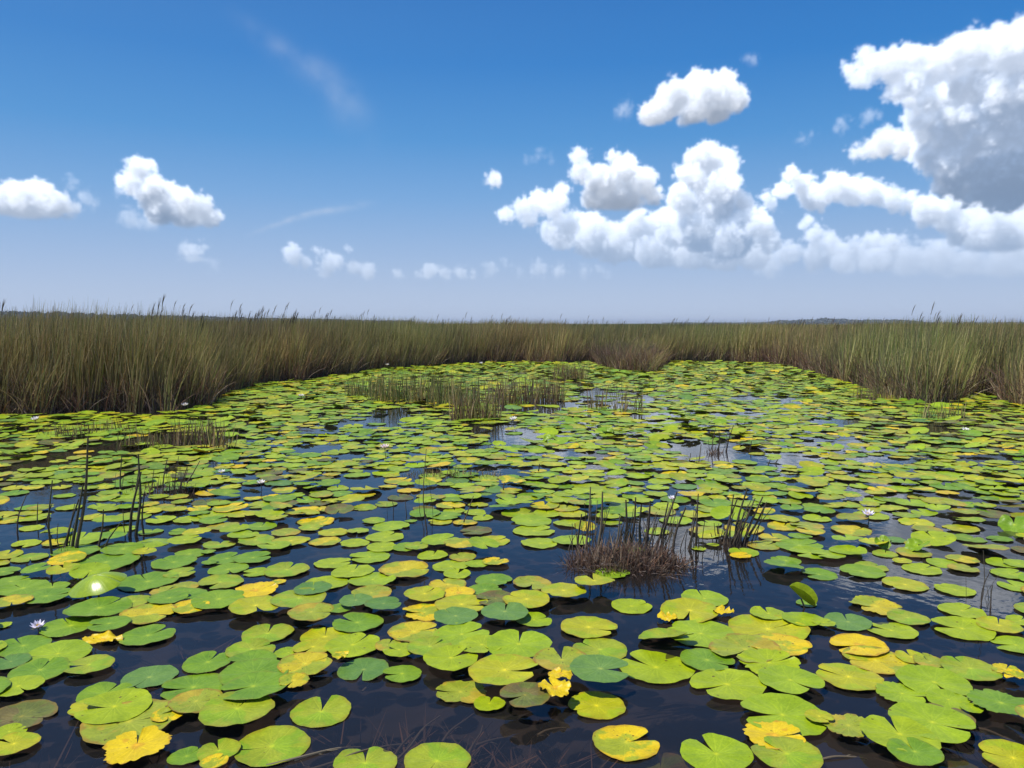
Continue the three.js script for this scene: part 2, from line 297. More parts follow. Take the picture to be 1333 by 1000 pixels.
function bed(name, label, members) {   // members: [child name, geometries, placements]
  const g = new THREE.Group(); g.name = numbered(name); g.userData = { kind: 'stuff', label, category: 'reeds' }; scene.add(g);
  const m = new THREE.Matrix4(), q = new THREE.Quaternion(), up = new THREE.Vector3(0, 1, 0), p = new THREE.Vector3(), s = new THREE.Vector3(), c = new THREE.Color();
  for (const [child, geos, spots] of members) geos.forEach((geo, k) => {
    const mine = spots.filter((_, i) => i % geos.length === k); if (!mine.length) return;
    const im = new THREE.InstancedMesh(geo, reedMaterial, mine.length); im.name = child; im.userData.kind = 'stuff'; im.castShadow = im.receiveShadow = true;
    mine.forEach(([x, z, h, turn, wide, tint], i) => { im.setMatrixAt(i, m.compose(p.set(x, 0, z), q.setFromAxisAngle(up, turn), s.set(wide, h, wide))); im.setColorAt(i, c.setRGB(...tint)); });
    g.add(im);
  });
}
{
  const r = rng(4242), beds = { left: [[], [], [], []], middle: [[], [], [], []], right: [[], [], [], []], far: [[], [], [], []] };
  const height = (x, z) => {
    const a = Math.atan2(x, -z), mouth = sstep(0.09, 0.115, a) * sstep(0.205, 0.18, a) * sstep(-34, -31, z), base = (a < -0.42 ? 1.92 : a < -0.12 ? 1.84 : a < 0.12 ? 1.74 : 1.66) - 0.75 * mouth;
    return base + 0.17 * noise2(x * 0.35, z * 0.35) + 0.12 * noise2(x * 1.3, z * 1.3);
  };
  const cellFill = (cell, from, to, maxD, keep, put) => {
    for (let z = -maxD; z < 1; z += cell) for (let x = -maxD * 0.9; x < maxD * 0.9; x += cell) {
      const px = x + (r() - 0.5) * cell, pz = z + (r() - 0.5) * cell, d = Math.hypot(px, pz);
      if (d > maxD || Math.abs(px) > -pz * 0.86 + 4 || r() > keep) continue;
      if (inPond(px, pz)) continue;
      const s = shoreDistance(px, pz), frayed = 0.28 + 0.45 * noise2(px * 0.9, pz * 0.9) + 0.3 * noise2(px * 2.6, pz * 2.6); if (s < from || s >= to || s < frayed) continue;
      put(px, pz, s, d);
    }
  };
  const tint = (x, z) => { const n = 1 + 0.34 * noise2(x * 0.5 + 9, z * 0.5) + 0.22 * noise2(x * 2, z * 2) + 0.4 * (r() - 0.5), g = 1 + 0.1 * noise2(x * 0.22, z * 0.22 + 40); return [n / g, n * g, n]; };
  const which = (x, z) => { const a = Math.atan2(x, -z); return a < -0.2 && Math.hypot(x, z) < 27 ? beds.left : a > 0.24 ? beds.right : beds.middle; };
  const full = (x, z, s, d) => {
    const b = which(x, z), edge = 0.55 + 0.45 * sstep(0, 0.9, s + 0.4 * noise2(x * 2, z * 2));
    b[0].push([x, z, height(x, z) * edge * (0.8 + 0.3 * r()), r() * 0.9 - 0.45, 1, tint(x, z)]);
    if (s < 1.8 && r() < 0.9) b[1].push([x, z, 0.45 + 0.6 * r(), r() * 6.28, 1, tint(x, z)]);
    if (r() < 0.03 * Math.max(0, noise2(x * 0.6 + 30, z * 0.6)) + 0.003 + (x < -6.5 ? 0.006 : 0)) b[2].push([x, z, height(x, z) * (1.04 + 0.16 * r()), r() * 0.8 - 0.4, 1, [1, 1, 1]]);
  };
  cellFill(0.15, 0, 2.2, 42, 0.92, full);
  cellFill(0.26, 2.2, 7, 46, 0.95, full);
  cellFill(0.5, 7, 30, 60, 0.95, (x, z) => {
    const a = Math.atan2(x, -z), gap = a > 0.06 && a < 0.24;
    (gap ? beds.far[3] : which(x, z)[0]).push([x, z, gap ? 1.28 + 0.25 * noise2(x * 0.3, z * 0.3) : height(x, z) * (0.92 + 0.15 * r()), r() * 0.9 - 0.45, 2.2, tint(x, z)]);
    if (r() < 0.006 && !gap) which(x, z)[2].push([x, z, height(x, z) * (1.04 + 0.12 * r()), r() - 0.5, 1, [1, 1, 1]]);
  });
  cellFill(1.1, 14, 400, 210, 0.95, (x, z, s, d) => { if (d > 55) beds.far[3].push([x, z, 1.42 + 0.3 * noise2(x * 0.08, z * 0.08) + 0.15 * r(), r() * 6.28, 4.2, tint(x, z)]); });
  const fill = (name, label, b) => bed(name, label, [['tall_reed', tallTufts, b[0]], ['dry_reed', dryTufts, b[1]], ['flower_stalk', stalks, b[2]], ['green_reed', greenTufts, b[3]]]);
  fill('reed_bed', 'tall olive brown reed bed with nodding flower stalks and bulging edge', beds.left);
  fill('reed_bed', 'low band of brown reeds closing the far end of the pond', beds.middle);
  fill('reed_bed', 'tan reed bed with russet foot and a dark gap in its edge', beds.right);
  fill('reed_marsh', 'green marsh stretching away behind the reed beds', beds.far);
}

// far woods along the horizon
{
  const r = rng(91), o = fresh();
  for (let k = 0; k < 90; k++) {      // one crown: many leaf clumps spread through a rounded volume
    const a = r() * 6.283, e = Math.acos(2 * r() - 1), q = Math.pow(r(), 0.4), x = Math.cos(a) * Math.sin(e) * q, z = Math.sin(a) * Math.sin(e) * q, y = 0.55 + Math.cos(e) * 0.45 * q, s = 0.16 + 0.14 * r(), c = pick(r, [[0.045, 0.06, 0.025], [0.06, 0.075, 0.03], [0.035, 0.05, 0.025]]);
    const b = o.pos.length / 3, u = new THREE.Vector3(r() - 0.5, r() - 0.5, r() - 0.5).normalize(), v = new THREE.Vector3(r() - 0.5, r() - 0.5, r() - 0.5).cross(u).normalize();
    for (const [p, w] of [[-1, -0.6], [1, -0.8], [0.7, 0.9], [-0.8, 0.7]]) { o.pos.push(x + s * (p * u.x + w * v.x), y + s * (p * u.y + w * v.y), z + s * (p * u.z + w * v.z)); o.col.push(...c); }
    o.idx.push(b, b + 1, b + 2, b, b + 2, b + 3);
  }
  const crown = built(o), wood = (label, spots) => {
    const im = new THREE.InstancedMesh(crown, reedMaterial, spots.length); im.name = numbered('far_wood'); im.userData = { kind: 'stuff', label, category: 'trees' };
    const m = new THREE.Matrix4(); spots.forEach(([x, z, w, h], i) => im.setMatrixAt(i, m.compose(new THREE.Vector3(x, 0, z), new THREE.Quaternion().setFromAxisAngle(new THREE.Vector3(0, 1, 0), r() * 6.28), new THREE.Vector3(w, h, w))));
    scene.add(finish(im));
  };
  const left = [], right = [];
  for (let k = 0; k < 520; k++) { const t = r(), a = -0.75 + t * 0.62, d = 640 + 500 * t + 120 * r(), h = (13.5 - 8.5 * t) * (0.75 + 0.4 * r()); left.push([Math.sin(a) * d, -Math.cos(a) * d, 6 + 5 * r(), h]); }
  for (let k = 0; k < 420; k++) { const t = r(), a = 0.2 + t * 0.5, d = 1300 + 200 * r(), h = (3 + 5 * Math.max(0, noise2(a * 14, 1)) + (t > 0.36 && t < 0.56 ? 2.5 : 0)) * (0.7 + 0.4 * r()); right.push([Math.sin(a) * d, -Math.cos(a) * d, 9 + 7 * r(), h]); }
  wood('dark far-off wood rising behind the tall reeds', left);
  wood('thin dark line of far trees on the flat horizon', right);
}

// ------------------------------------------------------------------ lily pads
function padShape(seed, { notch = 0.16, lift = 0.05, ragged = 0, dome = 0, book = 0, fold = 0, crumple = 0, rings = 7, around = 44, thick = 0.022 } = {}) {
  const r = rng(seed), ph = [r() * 6, r() * 6, r() * 6], up1 = (r() - 0.3) * lift * 2, up2 = (r() - 0.3) * lift * 2, oval = 0.95 + 0.08 * r(), P = [], U = [], I = [], cols = around + 1;
  const point = (i, k, under) => {
    const t = i / rings, th0 = notch + (2 * Math.PI - 2 * notch) * k / around;
    const nearSlit = Math.min(k, around - k) / around;
    const th = t < 0.12 ? th0 : THREE.MathUtils.lerp(notch * 0.12 + (2 * Math.PI - notch * 0.24) * k / around, th0, Math.pow(t, 0.7));
    let rad = 1 + 0.018 * Math.sin(3 * th + ph[0]) + 0.014 * Math.sin(7 * th + ph[1]) + 0.008 * Math.sin(17 * th + ph[2]) - 0.16 * Math.exp(-nearSlit * 42);
    if (ragged) rad -= ragged * Math.max(0, noise3(Math.cos(th) * 3 + seed, Math.sin(th) * 3, 1.5)) + ragged * 0.5 * Math.max(0, noise3(Math.cos(th) * 9 + seed, Math.sin(th) * 9, 4));
    const q = t * rad; let x = Math.cos(th) * q, z = -Math.sin(th) * q * oval;
    let y = 0.012 * t * Math.sin(5 * th + ph[1]) + 0.010 * t * t * Math.sin(11 * th + ph[0]) + 0.025 * t * t * t + lift * t * t * (0.35 * Math.sin(th + ph[2]) + 0.25 * Math.sin(2 * th + ph[0]));
    y += Math.exp(-nearSlit * 14) * t * t * (k < around / 2 ? up1 : up2);
    y -= dome * t * t;
    if (book) { y += book * Math.abs(z); z *= 0.5; }
    if (fold) { const f = fold * Math.max(0, z * 0.8 + 0.25); y += f * 0.9; z -= f * 0.55; }
    if (crumple) { y += crumple * noise3(x * 2.2 + seed, z * 2.2, 3) * (0.3 + t) + crumple * 0.5 * noise3(x * 6, z * 6 + seed, 5) * t; x *= 1 - crumple * 0.25 * noise3(z * 2 + seed, 1, 1); }
    return [x, under ? y - thick * (0.4 + 0.6 * (1 - t)) : y, z, th, q];
  };
  for (const under of [false, true]) for (let i = 0; i <= rings; i++) for (let k = 0; k < cols; k++) { const [x, y, z, th, q] = point(i, k, under); P.push(x, y, z); U.push(0.5 + 0.48 * q * Math.cos(th), 0.5 + 0.48 * q * Math.sin(th)); }
  const at = (u, i, k) => u * (rings + 1) * cols + i * cols + k;
  for (let i = 0; i < rings; i++) for (let k = 0; k < around; k++) {
    I.push(at(0, i, k), at(0, i + 1, k), at(0, i + 1, k + 1), at(0, i, k), at(0, i + 1, k + 1), at(0, i, k + 1));
    I.push(at(1, i, k), at(1, i + 1, k + 1), at(1, i + 1, k), at(1, i, k), at(1, i, k + 1), at(1, i + 1, k + 1));
  }
  for (let k = 0; k < around; k++) I.push(at(0, rings, k), at(1, rings, k), at(1, rings, k + 1), at(0, rings, k), at(1, rings, k + 1), at(0, rings, k + 1));
  for (const k of [0, around]) for (let i = 0; i < rings; i++) { const q = [at(0, i, k), at(1, i, k), at(1, i + 1, k), at(0, i, k), at(1, i + 1, k), at(0, i + 1, k)]; I.push(...(k ? q.reverse() : q)); }
  const g = new THREE.BufferGeometry();
  g.setAttribute('position', new THREE.Float32BufferAttribute(P, 3)); g.setAttribute('uv', new THREE.Float32BufferAttribute(U, 2)); g.setIndex(I); g.computeVertexNormals(); return g;
}
// surface of a pad: base colour, paler radial veins, mottling, spots and a browned rim
function padTexture(seed, base, { vein = 12, mottle = 18, other = null, share = 0, spots = 0, rim = 0, size = 384 } = {}) {
  const r = rng(seed), n = 19, ang = [...Array(n)].map((_, k) => (k + 0.5) / n * Math.PI * 2 + (r() - 0.5) * 0.12), sp = [...Array(Math.floor(spots))].map(() => { const a = r() * 6.28, q = Math.sqrt(r()); return [Math.cos(a) * q, Math.sin(a) * q, 0.012 + 0.035 * r() * r(), 0.4 + 0.6 * r()]; });
  return texture(size, (u, v) => {
    const x = (u - 0.5) / 0.48, y = (v - 0.5) / 0.48, q = Math.hypot(x, y), th = Math.atan2(y, x) + 0.06 * noise3(x * 3, y * 3, seed);
    let best = 9; for (const a of ang) { let d = Math.abs(th - a); d = Math.min(d, Math.abs(d - 6.2832)); best = Math.min(best, d); }
    const rib = Math.exp(-Math.pow(best * q / (0.013 + 0.008 * (1 - q)), 2)) * (1 - 0.5 * q), side = Math.max(0, 1 - Math.abs((((best * n / 3.1416) * 2.2 + q * 7) % 1) - 0.5) * 9) * 0.35 * sstep(0.15, 0.5, q);
    const m = fbm2(x * 3 + seed, y * 3, 5), f = fbm2(x * 22, y * 22 + seed, 3), blot = other ? sstep(0.08, -0.08, fbm2(x * 1.4 + seed * 1.7, y * 1.4, 5) * 1.0 + 0.35 - share * 0.9) : 0;
    const hub = Math.exp(-q * q / 0.006);
    const c = [0, 1, 2].map((k) => { let w = base[k] + (other ? blot * (other[k] - base[k]) : 0); w += mottle * m * [1.1, 1, 0.5][k] + 14 * f * [1, 1, 0.4][k] + vein * (rib + side * 0.6) * [1.1, 0.9, 0.7][k] + 34 * hub * [1.2, 0.8, 0.2][k]; return w; });
    for (const [sx, sy, sr, st] of sp) { const d = Math.hypot(x - sx, y - sy) / sr + 0.5 * noise3(x * 20, y * 20, 2); if (d < 1.25) { const w = sstep(1.25, 0.6, d) * st * 0.85; c[0] += w * (74 - c[0]); c[1] += w * (52 - c[1]); c[2] += w * (22 - c[2]); } }
    if (rim) { const w = sstep(0.88, 1.0, q + 0.16 * fbm2(x * 5 + seed, y * 5, 3)) * rim; c[0] += w * (140 - c[0]); c[1] += w * (92 - c[1]); c[2] += w * (34 - c[2]); }
    return c;
  }, { repeat: false });
}
const padBump = texture(384, (u, v) => {
  const x = (u - 0.5) / 0.48, y = (v - 0.5) / 0.48, q = Math.hypot(x, y), th = Math.atan2(y, x), n = 19, d = Math.abs((((th / 6.2832 * n) % 1) + 1) % 1 - 0.5) / n * 6.2832;
  const h = 150 - 70 * Math.exp(-Math.pow(d * q / 0.02, 2)) + 60 * fbm2(x * 5, y * 5, 4) + 26 * fbm2(x * 24, y * 24, 2); return [h, h, h];
}, { srgb: false, repeat: false });
const KINDS = {   // sRGB base colours
  g: { maps: [padTexture(11, [118, 147, 22], { spots: 5 }), padTexture(12, [128, 155, 24], { other: [142, 154, 30], share: 0.25, spots: 9, rim: 0.2 }), padTexture(13, [107, 140, 25], { spots: 3, rim: 0.15 })], word: 'mid green' },
  l: { maps: [padTexture(21, [146, 163, 14], { spots: 6 }), padTexture(22, [153, 166, 16], { other: [164, 164, 20], share: 0.25, spots: 12, rim: 0.25 }), padTexture(23, [137, 160, 18], { spots: 4 })], word: 'lime green' },
  s: { maps: [padTexture(31, [144, 154, 32], { other: [182, 166, 24], share: 0.4, spots: 26, rim: 0.45 }), padTexture(32, [138, 148, 36], { other: [164, 148, 40], share: 0.35, spots: 20, rim: 0.5 })], word: 'brown-spotted yellow-green' },
  y: { maps: [padTexture(41, [206, 178, 10], { other: [150, 158, 30], share: 0.35, spots: 16, rim: 0.35 }), padTexture(42, [206, 178, 12], { other: [190, 150, 20], share: 0.25, spots: 10, rim: 0.45 })], word: 'yellow' },
  b: { maps: [padTexture(51, [98, 130, 54], { mottle: 12, spots: 3 }), padTexture(52, [90, 124, 48], { mottle: 12, spots: 4, rim: 0.2 })], word: 'dull blue-green' },
  o: { maps: [padTexture(61, [100, 106, 40], { other: [104, 94, 46], share: 0.35, spots: 8, rim: 0.4 })], word: 'faded olive' },
};
for (const k in KINDS) KINDS[k].mats = KINDS[k].maps.map((map) => new THREE.MeshPhysicalMaterial({ map, bumpMap: padBump, bumpScale: 0.0016, roughness: 0.42, ior: 1.4, side: THREE.DoubleSide }));
const SHAPES = {
  '': [1, 2, 3, 4, 5, 6].map((s) => padShape(s * 101, { notch: 0.025 + 0.018 * s, lift: 0.03 + 0.012 * s })),
  wide: [1, 2, 3].map((s) => padShape(s * 107, { notch: 0.13 + 0.035 * s, lift: 0.06 })),
  ragged: [1, 2, 3, 4].map((s) => padShape(s * 109, { notch: 0.12, lift: 0.09, ragged: 0.24, around: 72 })),
  crumple: [1, 2, 3].map((s) => padShape(s * 113, { notch: 0.16, lift: 0.1, ragged: 0.22, crumple: 0.17, around: 60 })),
  raised: [padShape(1171, { notch: 0.12, lift: 0.14 }), padShape(1172, { notch: 0.2, lift: 0.16 })],
  curl: [padShape(1181, { notch: 0.1, lift: 0.08, ragged: 0.15, crumple: 0.14, around: 60 }).scale(1, 1, 0.5)],
  fold: [padShape(1191, { notch: 0.2, lift: 0.08, fold: 0.5 })],
  gloss: [padShape(1201, { notch: 0.02, lift: 0.03, dome: 0.2 })],
};
SHAPES.sunk = SHAPES.deep = SHAPES[''];
const glossMaterial = new THREE.MeshPhysicalMaterial({ map: KINDS.l.maps[2], bumpMap: padBump, bumpScale: 0.001, roughness: 0.3, clearcoat: 0.35, clearcoatRoughness: 0.22, side: THREE.DoubleSide });
const stalkMaterial = new THREE.MeshStandardMaterial({ color: new THREE.Color().setRGB(0.12, 0.10, 0.05), roughness: 0.6 });

// measured pads: x, z, radius in metres, kind, direction of the slit in degrees, shape
const near = [
[-2.426,-3.709,0.118,"g",140,""],
[-2.068,-3.774,0.109,"y",170,"curl"],
[-1.861,-3.822,0.126,"g",60,""],
[-2.192,-3.603,0.137,"l",200,""],
[-2.353,-3.502,0.079,"b",150,""],
[-2.162,-3.414,0.116,"g",95,""],
[-1.958,-3.454,0.1,"g",195,""],
[-1.64,-3.368,0.115,"b",260,""],
[-2.152,-3.244,0.097,"l",320,""],
[-1.748,-3.202,0.109,"g",85,""],
[-1.4,-3.273,0.134,"g",200,""],
[-1.997,-3.02,0.125,"o",350,""],
[-1.739,-3.077,0.086,"l",200,""],
[-1.52,-2.943,0.165,"s",20,""],
[-1.634,-3.051,0.136,"l",190,""],
[-1.386,-2.984,0.059,"y",300,""],
[-1.401,-2.761,0.115,"y",110,"ragged"],
[-1.963,-2.891,0.06,"l",60,""],
[-1.881,-2.793,0.081,"l",160,""],
[-1.311,-3.083,0.102,"s",10,""],
[-1.204,-2.731,0.063,"g",60,""],
[-1.432,-3.51,0.105,"g",80,""],
[-1.262,-3.861,0.123,"g",95,""],
[-1.27,-3.637,0.112,"g",40,""],
[-1.221,-3.494,0.108,"g",200,""],
[-1.087,-3.629,0.064,"l",300,""],
[-1.16,-3.353,0.145,"g",330,""],
[-0.954,-3.438,0.117,"s",30,""],
[-0.955,-3.822,0.118,"l",100,""],
[-0.981,-3.682,0.095,"l",250,""],
[-0.786,-3.691,0.125,"l",60,""],
[-0.609,-3.673,0.061,"s",80,""],
[-0.545,-3.603,0.074,"l",160,""],
[-0.686,-3.446,0.114,"b",270,""],
[-0.5,-3.391,0.084,"g",200,""],
[-0.807,-3.51,0.043,"y",0,"crumple"],
[-0.5,-3.822,0.126,"s",20,""],
[-1.114,-3.008,0.14,"g",80,""],
[-1.108,-3.189,0.135,"g",205,""],
[-0.945,-3.23,0.063,"s",250,"ragged"],
[-0.786,-3.058,0.117,"g",93,"wide"],
[-0.908,-2.798,0.131,"g",195,""],
[-1.093,-2.756,0.075,"g",120,""],
[-1.079,-2.676,0.047,"y",60,""],
[-0.534,-2.686,0.112,"g",100,""],
[-0.254,-3.774,0.134,"l",30,""],
[-0.399,-3.611,0.104,"g",50,""],
[-0.284,-3.47,0.122,"l",40,"wide"],
[-0.146,-3.603,0.104,"l",300,""],
[0.032,-3.594,0.148,"l",85,""],
[-0.225,-3.23,0.11,"s",190,"ragged"],
[-0.095,-3.115,0.065,"l",80,""],
[-0.032,-3.301,0.15,"l",345,"wide"],
[0.227,-3.391,0.123,"s",95,"wide"],
[0.353,-3.109,0.113,"l",210,""],
[0.39,-3.287,0.129,"b",350,"wide"],
[0.053,-3.058,0.101,"o",215,"wide"],
[0.177,-3.115,0.068,"y",120,"crumple"],
[0.209,-3.223,0.05,"y",70,"crumple"],
[0.433,-3.664,0.126,"g",140,""],
[-0.274,-2.7,0.118,"g",250,""],
[0.436,-2.825,0.123,"y",20,"wide"],
[0.67,-3.47,0.168,"l",140,""],
[1.343,-3.921,0.193,"l",20,""],
[0.974,-3.861,0.167,"l",150,""],
[0.778,-3.755,0.135,"g",10,"fold"],
[0.923,-3.535,0.12,"g",320,""],
[1.326,-3.709,0.149,"y",330,""],
[1.136,-3.637,0.165,"s",230,"ragged"],
[1.196,-3.478,0.133,"l",10,"ragged"],
[0.945,-3.273,0.156,"l",205,"wide"],
[1.228,-3.287,0.133,"l",300,"wide"],
[1.092,-2.996,0.159,"l",180,""],
[1.004,-2.83,0.112,"y",350,"ragged"],
[0.759,-2.746,0.126,"l",110,""],
[0.546,-2.71,0.107,"o",80,"sunk"],
[1.002,-2.691,0.118,"g",130,""],
[1.727,-3.543,0.142,"s",180,""],
[1.714,-3.7,0.13,"y",190,""],
[1.909,-3.568,0.07,"l",90,""],
[1.961,-3.502,0.069,"s",100,"ragged"],
[1.517,-3.361,0.139,"l",150,"wide"],
[1.673,-3.189,0.106,"l",320,"ragged"],
[1.861,-3.28,0.146,"l",270,"wide"],
[2.1,-3.414,0.12,"g",100,""],
[2.244,-3.391,0.056,"s",40,"ragged"],
[2.239,-3.309,0.058,"y",170,"crumple"],
[1.826,-3.109,0.081,"l",330,""],
[1.873,-3.027,0.041,"l",0,""],
[2.012,-3.058,0.12,"g",300,"ragged"],
[1.745,-2.966,0.092,"o",60,""],
[1.317,-2.902,0.096,"s",350,"ragged"],
[1.646,-2.902,0.148,"l",320,"wide"],
[1.467,-2.803,0.13,"l",85,""],
[2.506,-3.718,0.107,"l",170,""],
[2.351,-3.911,0.141,"l",165,""],
[1.845,-2.72,0.108,"l",160,""],
[1.629,-2.7,0.079,"o",300,"sunk"],
[1.456,-2.671,0.089,"g",90,""],
[1.226,-2.96,0.052,"l",300,""],
[1.976,-3.901,0.12,"l",140,""],
[2.195,-3.737,0.1,"o",10,"deep"],
[-3.107,-4.664,0.105,"g",40,""],
[-2.943,-4.526,0.13,"g",150,""],
[-2.767,-4.526,0.088,"g",120,""],
[-2.703,-4.357,0.125,"g",20,""],
[-2.836,-4.26,0.1,"s",300,""],
[-2.702,-3.97,0.045,"l",30,""],
[-2.985,-5.048,0.113,"y",200,"raised"],
[-2.709,-5.032,0.19,"g",160,""],
[-2.736,-5.31,0.135,"g",20,""],
[-2.258,-4.664,0.167,"g",130,""],
[-2.616,-5.519,0.118,"g",0,"gloss"],
[-2.55,-5.238,0.075,"l",90,""],
[-2.383,-5.5,0.112,"l",40,""],
[-2.24,-5.238,0.101,"g",200,""],
[-2.257,-5.032,0.134,"g",150,""],
[-2.121,-4.81,0.093,"g",30,""],
[-1.993,-4.58,0.08,"s",220,""],
[-2.067,-4.473,0.078,"s",60,"ragged"],
[-1.93,-4.345,0.16,"g",300,""],
[-2.287,-4.155,0.162,"g",60,"raised"],
[-2.152,-4.272,0.088,"g",30,""],
[-1.986,-4.088,0.138,"s",350,""],
[-1.789,-4.178,0.094,"y",50,""],
[-2.327,-3.949,0.134,"g",135,""],
[-2.113,-3.929,0.101,"g",200,""],
[-1.967,-4.308,0.11,"g",20,""],
[-2.538,-5.81,0.089,"g",80,""],
[-2.622,-6.182,0.126,"l",300,""],
[-3.201,-5.599,0.171,"l",100,""],
[-3.021,-5.877,0.09,"l",30,""],
[-2.775,-5.81,0.089,"g",100,""],
[-4.088,-6.157,0.106,"s",200,""],
[-3.918,-6.207,0.126,"l",30,""],
[-3.466,-6.257,0.095,"l",70,""],
[-3.324,-5.5,0.084,"s",120,""],
[-1.668,-4.272,0.14,"g",20,""],
[-1.796,-4.636,0.128,"g",250,""],
[-1.537,-4.512,0.125,"y",30,"ragged"],
[-1.646,-4.841,0.079,"l",200,""],
[-1.457,-4.872,0.134,"g",80,""],
[-1.444,-4.664,0.043,"y",10,""],
[-1.847,-4.903,0.12,"g",300,""],
[-1.942,-5.133,0.115,"g",60,""],
[-1.764,-5.133,0.12,"g",20,""],
[-2.123,-5.273,0.048,"g",0,""],
[-2.017,-5.032,0.051,"g",0,""],
[-1.419,-4.155,0.136,"l",300,"wide"],
[-1.206,-4.248,0.148,"g",60,""],
[-1.165,-4.395,0.104,"b",100,""],
[-1.142,-4.636,0.123,"l",270,""],
[-1.023,-4.841,0.129,"l",85,""],
[-1.196,-5.032,0.118,"l",10,""],
[-0.974,-5.167,0.132,"l",200,""],
[-0.863,-4.664,0.143,"l",20,""],
[-0.826,-4.408,0.113,"s",200,""],
[-0.971,-4.213,0.069,"g",60,""],
[-0.888,-4.272,0.088,"b",110,""],
[-0.719,-4.201,0.099,"b",20,""],
[-0.823,-3.991,0.127,"g",150,""],
[-1.078,-4.023,0.116,"s",0,""],
[-0.927,-5.384,0.104,"l",30,""],
[-1.148,-5.5,0.101,"l",200,""],
[-0.95,-5.661,0.133,"l",60,""],
[-0.952,-5.967,0.14,"l",330,""],
[-0.687,-4.841,0.158,"s",10,""],
[-0.748,-5.365,0.093,"g",0,""],
[-1.371,-5.788,0.112,"l",200,""],
[-1.37,-5.539,0.113,"s",30,""],
[-1.582,-6.109,0.137,"y",60,""],
[-1.618,-5.539,0.13,"l",0,""],
[-1.778,-6.466,0.151,"y",30,""],
[-1.736,-5.788,0.106,"s",200,""],
[-2.118,-5.461,0.111,"g",100,""],
[-1.878,-5.539,0.124,"g",200,""],
[-2.01,-5.661,0.109,"l",60,""],
[-1.695,-5.384,0.11,"l",150,""],
[-2.274,-5.967,0.121,"s",20,""],
[-2.478,-6.308,0.122,"l",90,""],
[-2.235,-6.308,0.122,"l",300,""],
[-2.017,-6.308,0.115,"l",30,""],
[-0.68,-5.365,0.082,"g",60,""],
[-0.523,-5.5,0.129,"l",30,""],
[-0.369,-5.384,0.115,"s",200,""],
[-0.548,-5.202,0.101,"l",80,""],
[-0.402,-4.966,0.117,"l",300,""],
[-0.231,-4.999,0.077,"l",20,""],
[-0.109,-5.032,0.087,"y",60,"ragged"],
[-0.393,-4.608,0.108,"s",120,""],
[-0.112,-4.692,0.11,"g",330,""],
[-0.163,-4.499,0.101,"g",20,""],
[-0.315,-4.434,0.091,"y",100,""],
[-0.51,-4.395,0.113,"l",60,""],
[-0.483,-4.155,0.119,"y",200,"ragged"],
[-0.283,-4.224,0.143,"l",350,""],
[-0.094,-4.296,0.11,"o",200,""],
[0.082,-4.272,0.127,"l",150,""],
[0.119,-4.044,0.095,"l",30,""],
[-0.039,-4.066,0.121,"b",85,""],
[0.127,-4.636,0.114,"s",260,""],
[-0.301,-4.002,0.111,"b",130,""],
[0.3,-4.395,0.126,"l",220,""],
[0.49,-4.486,0.115,"l",100,"raised"],
[0.402,-3.929,0.141,"l",330,""],
[0.17,-5.832,0.154,"l",20,""],
[0.206,-5.5,0.134,"l",350,""],
[-0.138,-5.559,0.119,"l",30,""],
[-0.281,-5.832,0.119,"o",200,""],
[-0.494,-6.466,0.092,"l",90,""],
[-0.308,-6.412,0.091,"l",10,""],
[-0.579,-6.109,0.093,"l",200,""],
[0.082,-6.36,0.161,"g",40,""],
[0.302,-6.36,0.116,"l",100,""],
[0.153,-6.109,0.155,"l",200,""],
[0.46,-6.061,0.123,"l",0,""],
[0.504,-6.308,0.115,"l",80,""],
[-0.818,-6.133,0.05,"g",0,""],
[0.676,-4.248,0.109,"l",20,""],
[1.12,-4.37,0.13,"l",95,""],
[0.988,-4.166,0.154,"l",250,""],
[0.836,-4.044,0.054,"y",90,"crumple"],
[1.167,-4.132,0.055,"y",60,"crumple"],
[1.409,-4.121,0.097,"l",92,"wide"],
[1.563,-4.023,0.107,"l",320,""],
[1.62,-5.273,0.097,"l",100,""],
[1.572,-5.184,0.069,"y",20,""],
[1.814,-5.441,0.111,"s",30,""],
[1.959,-5.64,0.109,"s",90,""],
[2.062,-5.422,0.155,"g",10,""],
[2.061,-5.22,0.133,"l",200,""],
[1.33,-5.365,0.049,"l",0,""],
[1.453,-5.461,0.044,"g",0,""],
[1.681,-4.291,0.053,"g",200,""],
[2.143,-5.967,0.121,"s",60,""],
[2.325,-5.967,0.121,"s",200,""],
[2.36,-4.95,0.101,"g",30,""],
[2.249,-4.841,0.129,"g",200,""],
[2.589,-5.238,0.08,"g",60,""],
[2.408,-4.608,0.123,"l",200,""],
[2.659,-4.512,0.106,"l",120,""],
[2.668,-4.903,0.11,"l",30,""],
[2.62,-5.065,0.057,"l",80,""],
[2.89,-5.384,0.082,"l",100,"raised"],
[2.506,-4.178,0.111,"l",30,""],
[2.059,-4.248,0.139,"s",195,"ragged"],
[2.143,-4.055,0.1,"g",100,""],
[1.795,-4.002,0.111,"b",80,""],
[1.647,-3.96,0.057,"l",20,""],
[2.165,-5.167,0.105,"l",200,""],
[2.333,-5.238,0.117,"l",30,""],
[3.068,-4.58,0.094,"l",100,""],
[3.179,-4.81,0.103,"l",20,""],
[2.561,-3.939,0.105,"l",60,""],
[2.737,-4.034,0.066,"l",40,""],
[2.87,-5.032,0.092,"l",300,""],
[2.938,-4.903,0.09,"s",20,""],
[3.042,-5.098,0.099,"s",200,""],
[3.281,-5.032,0.103,"l",60,""],
[3.362,-4.999,0.092,"l",150,""]];
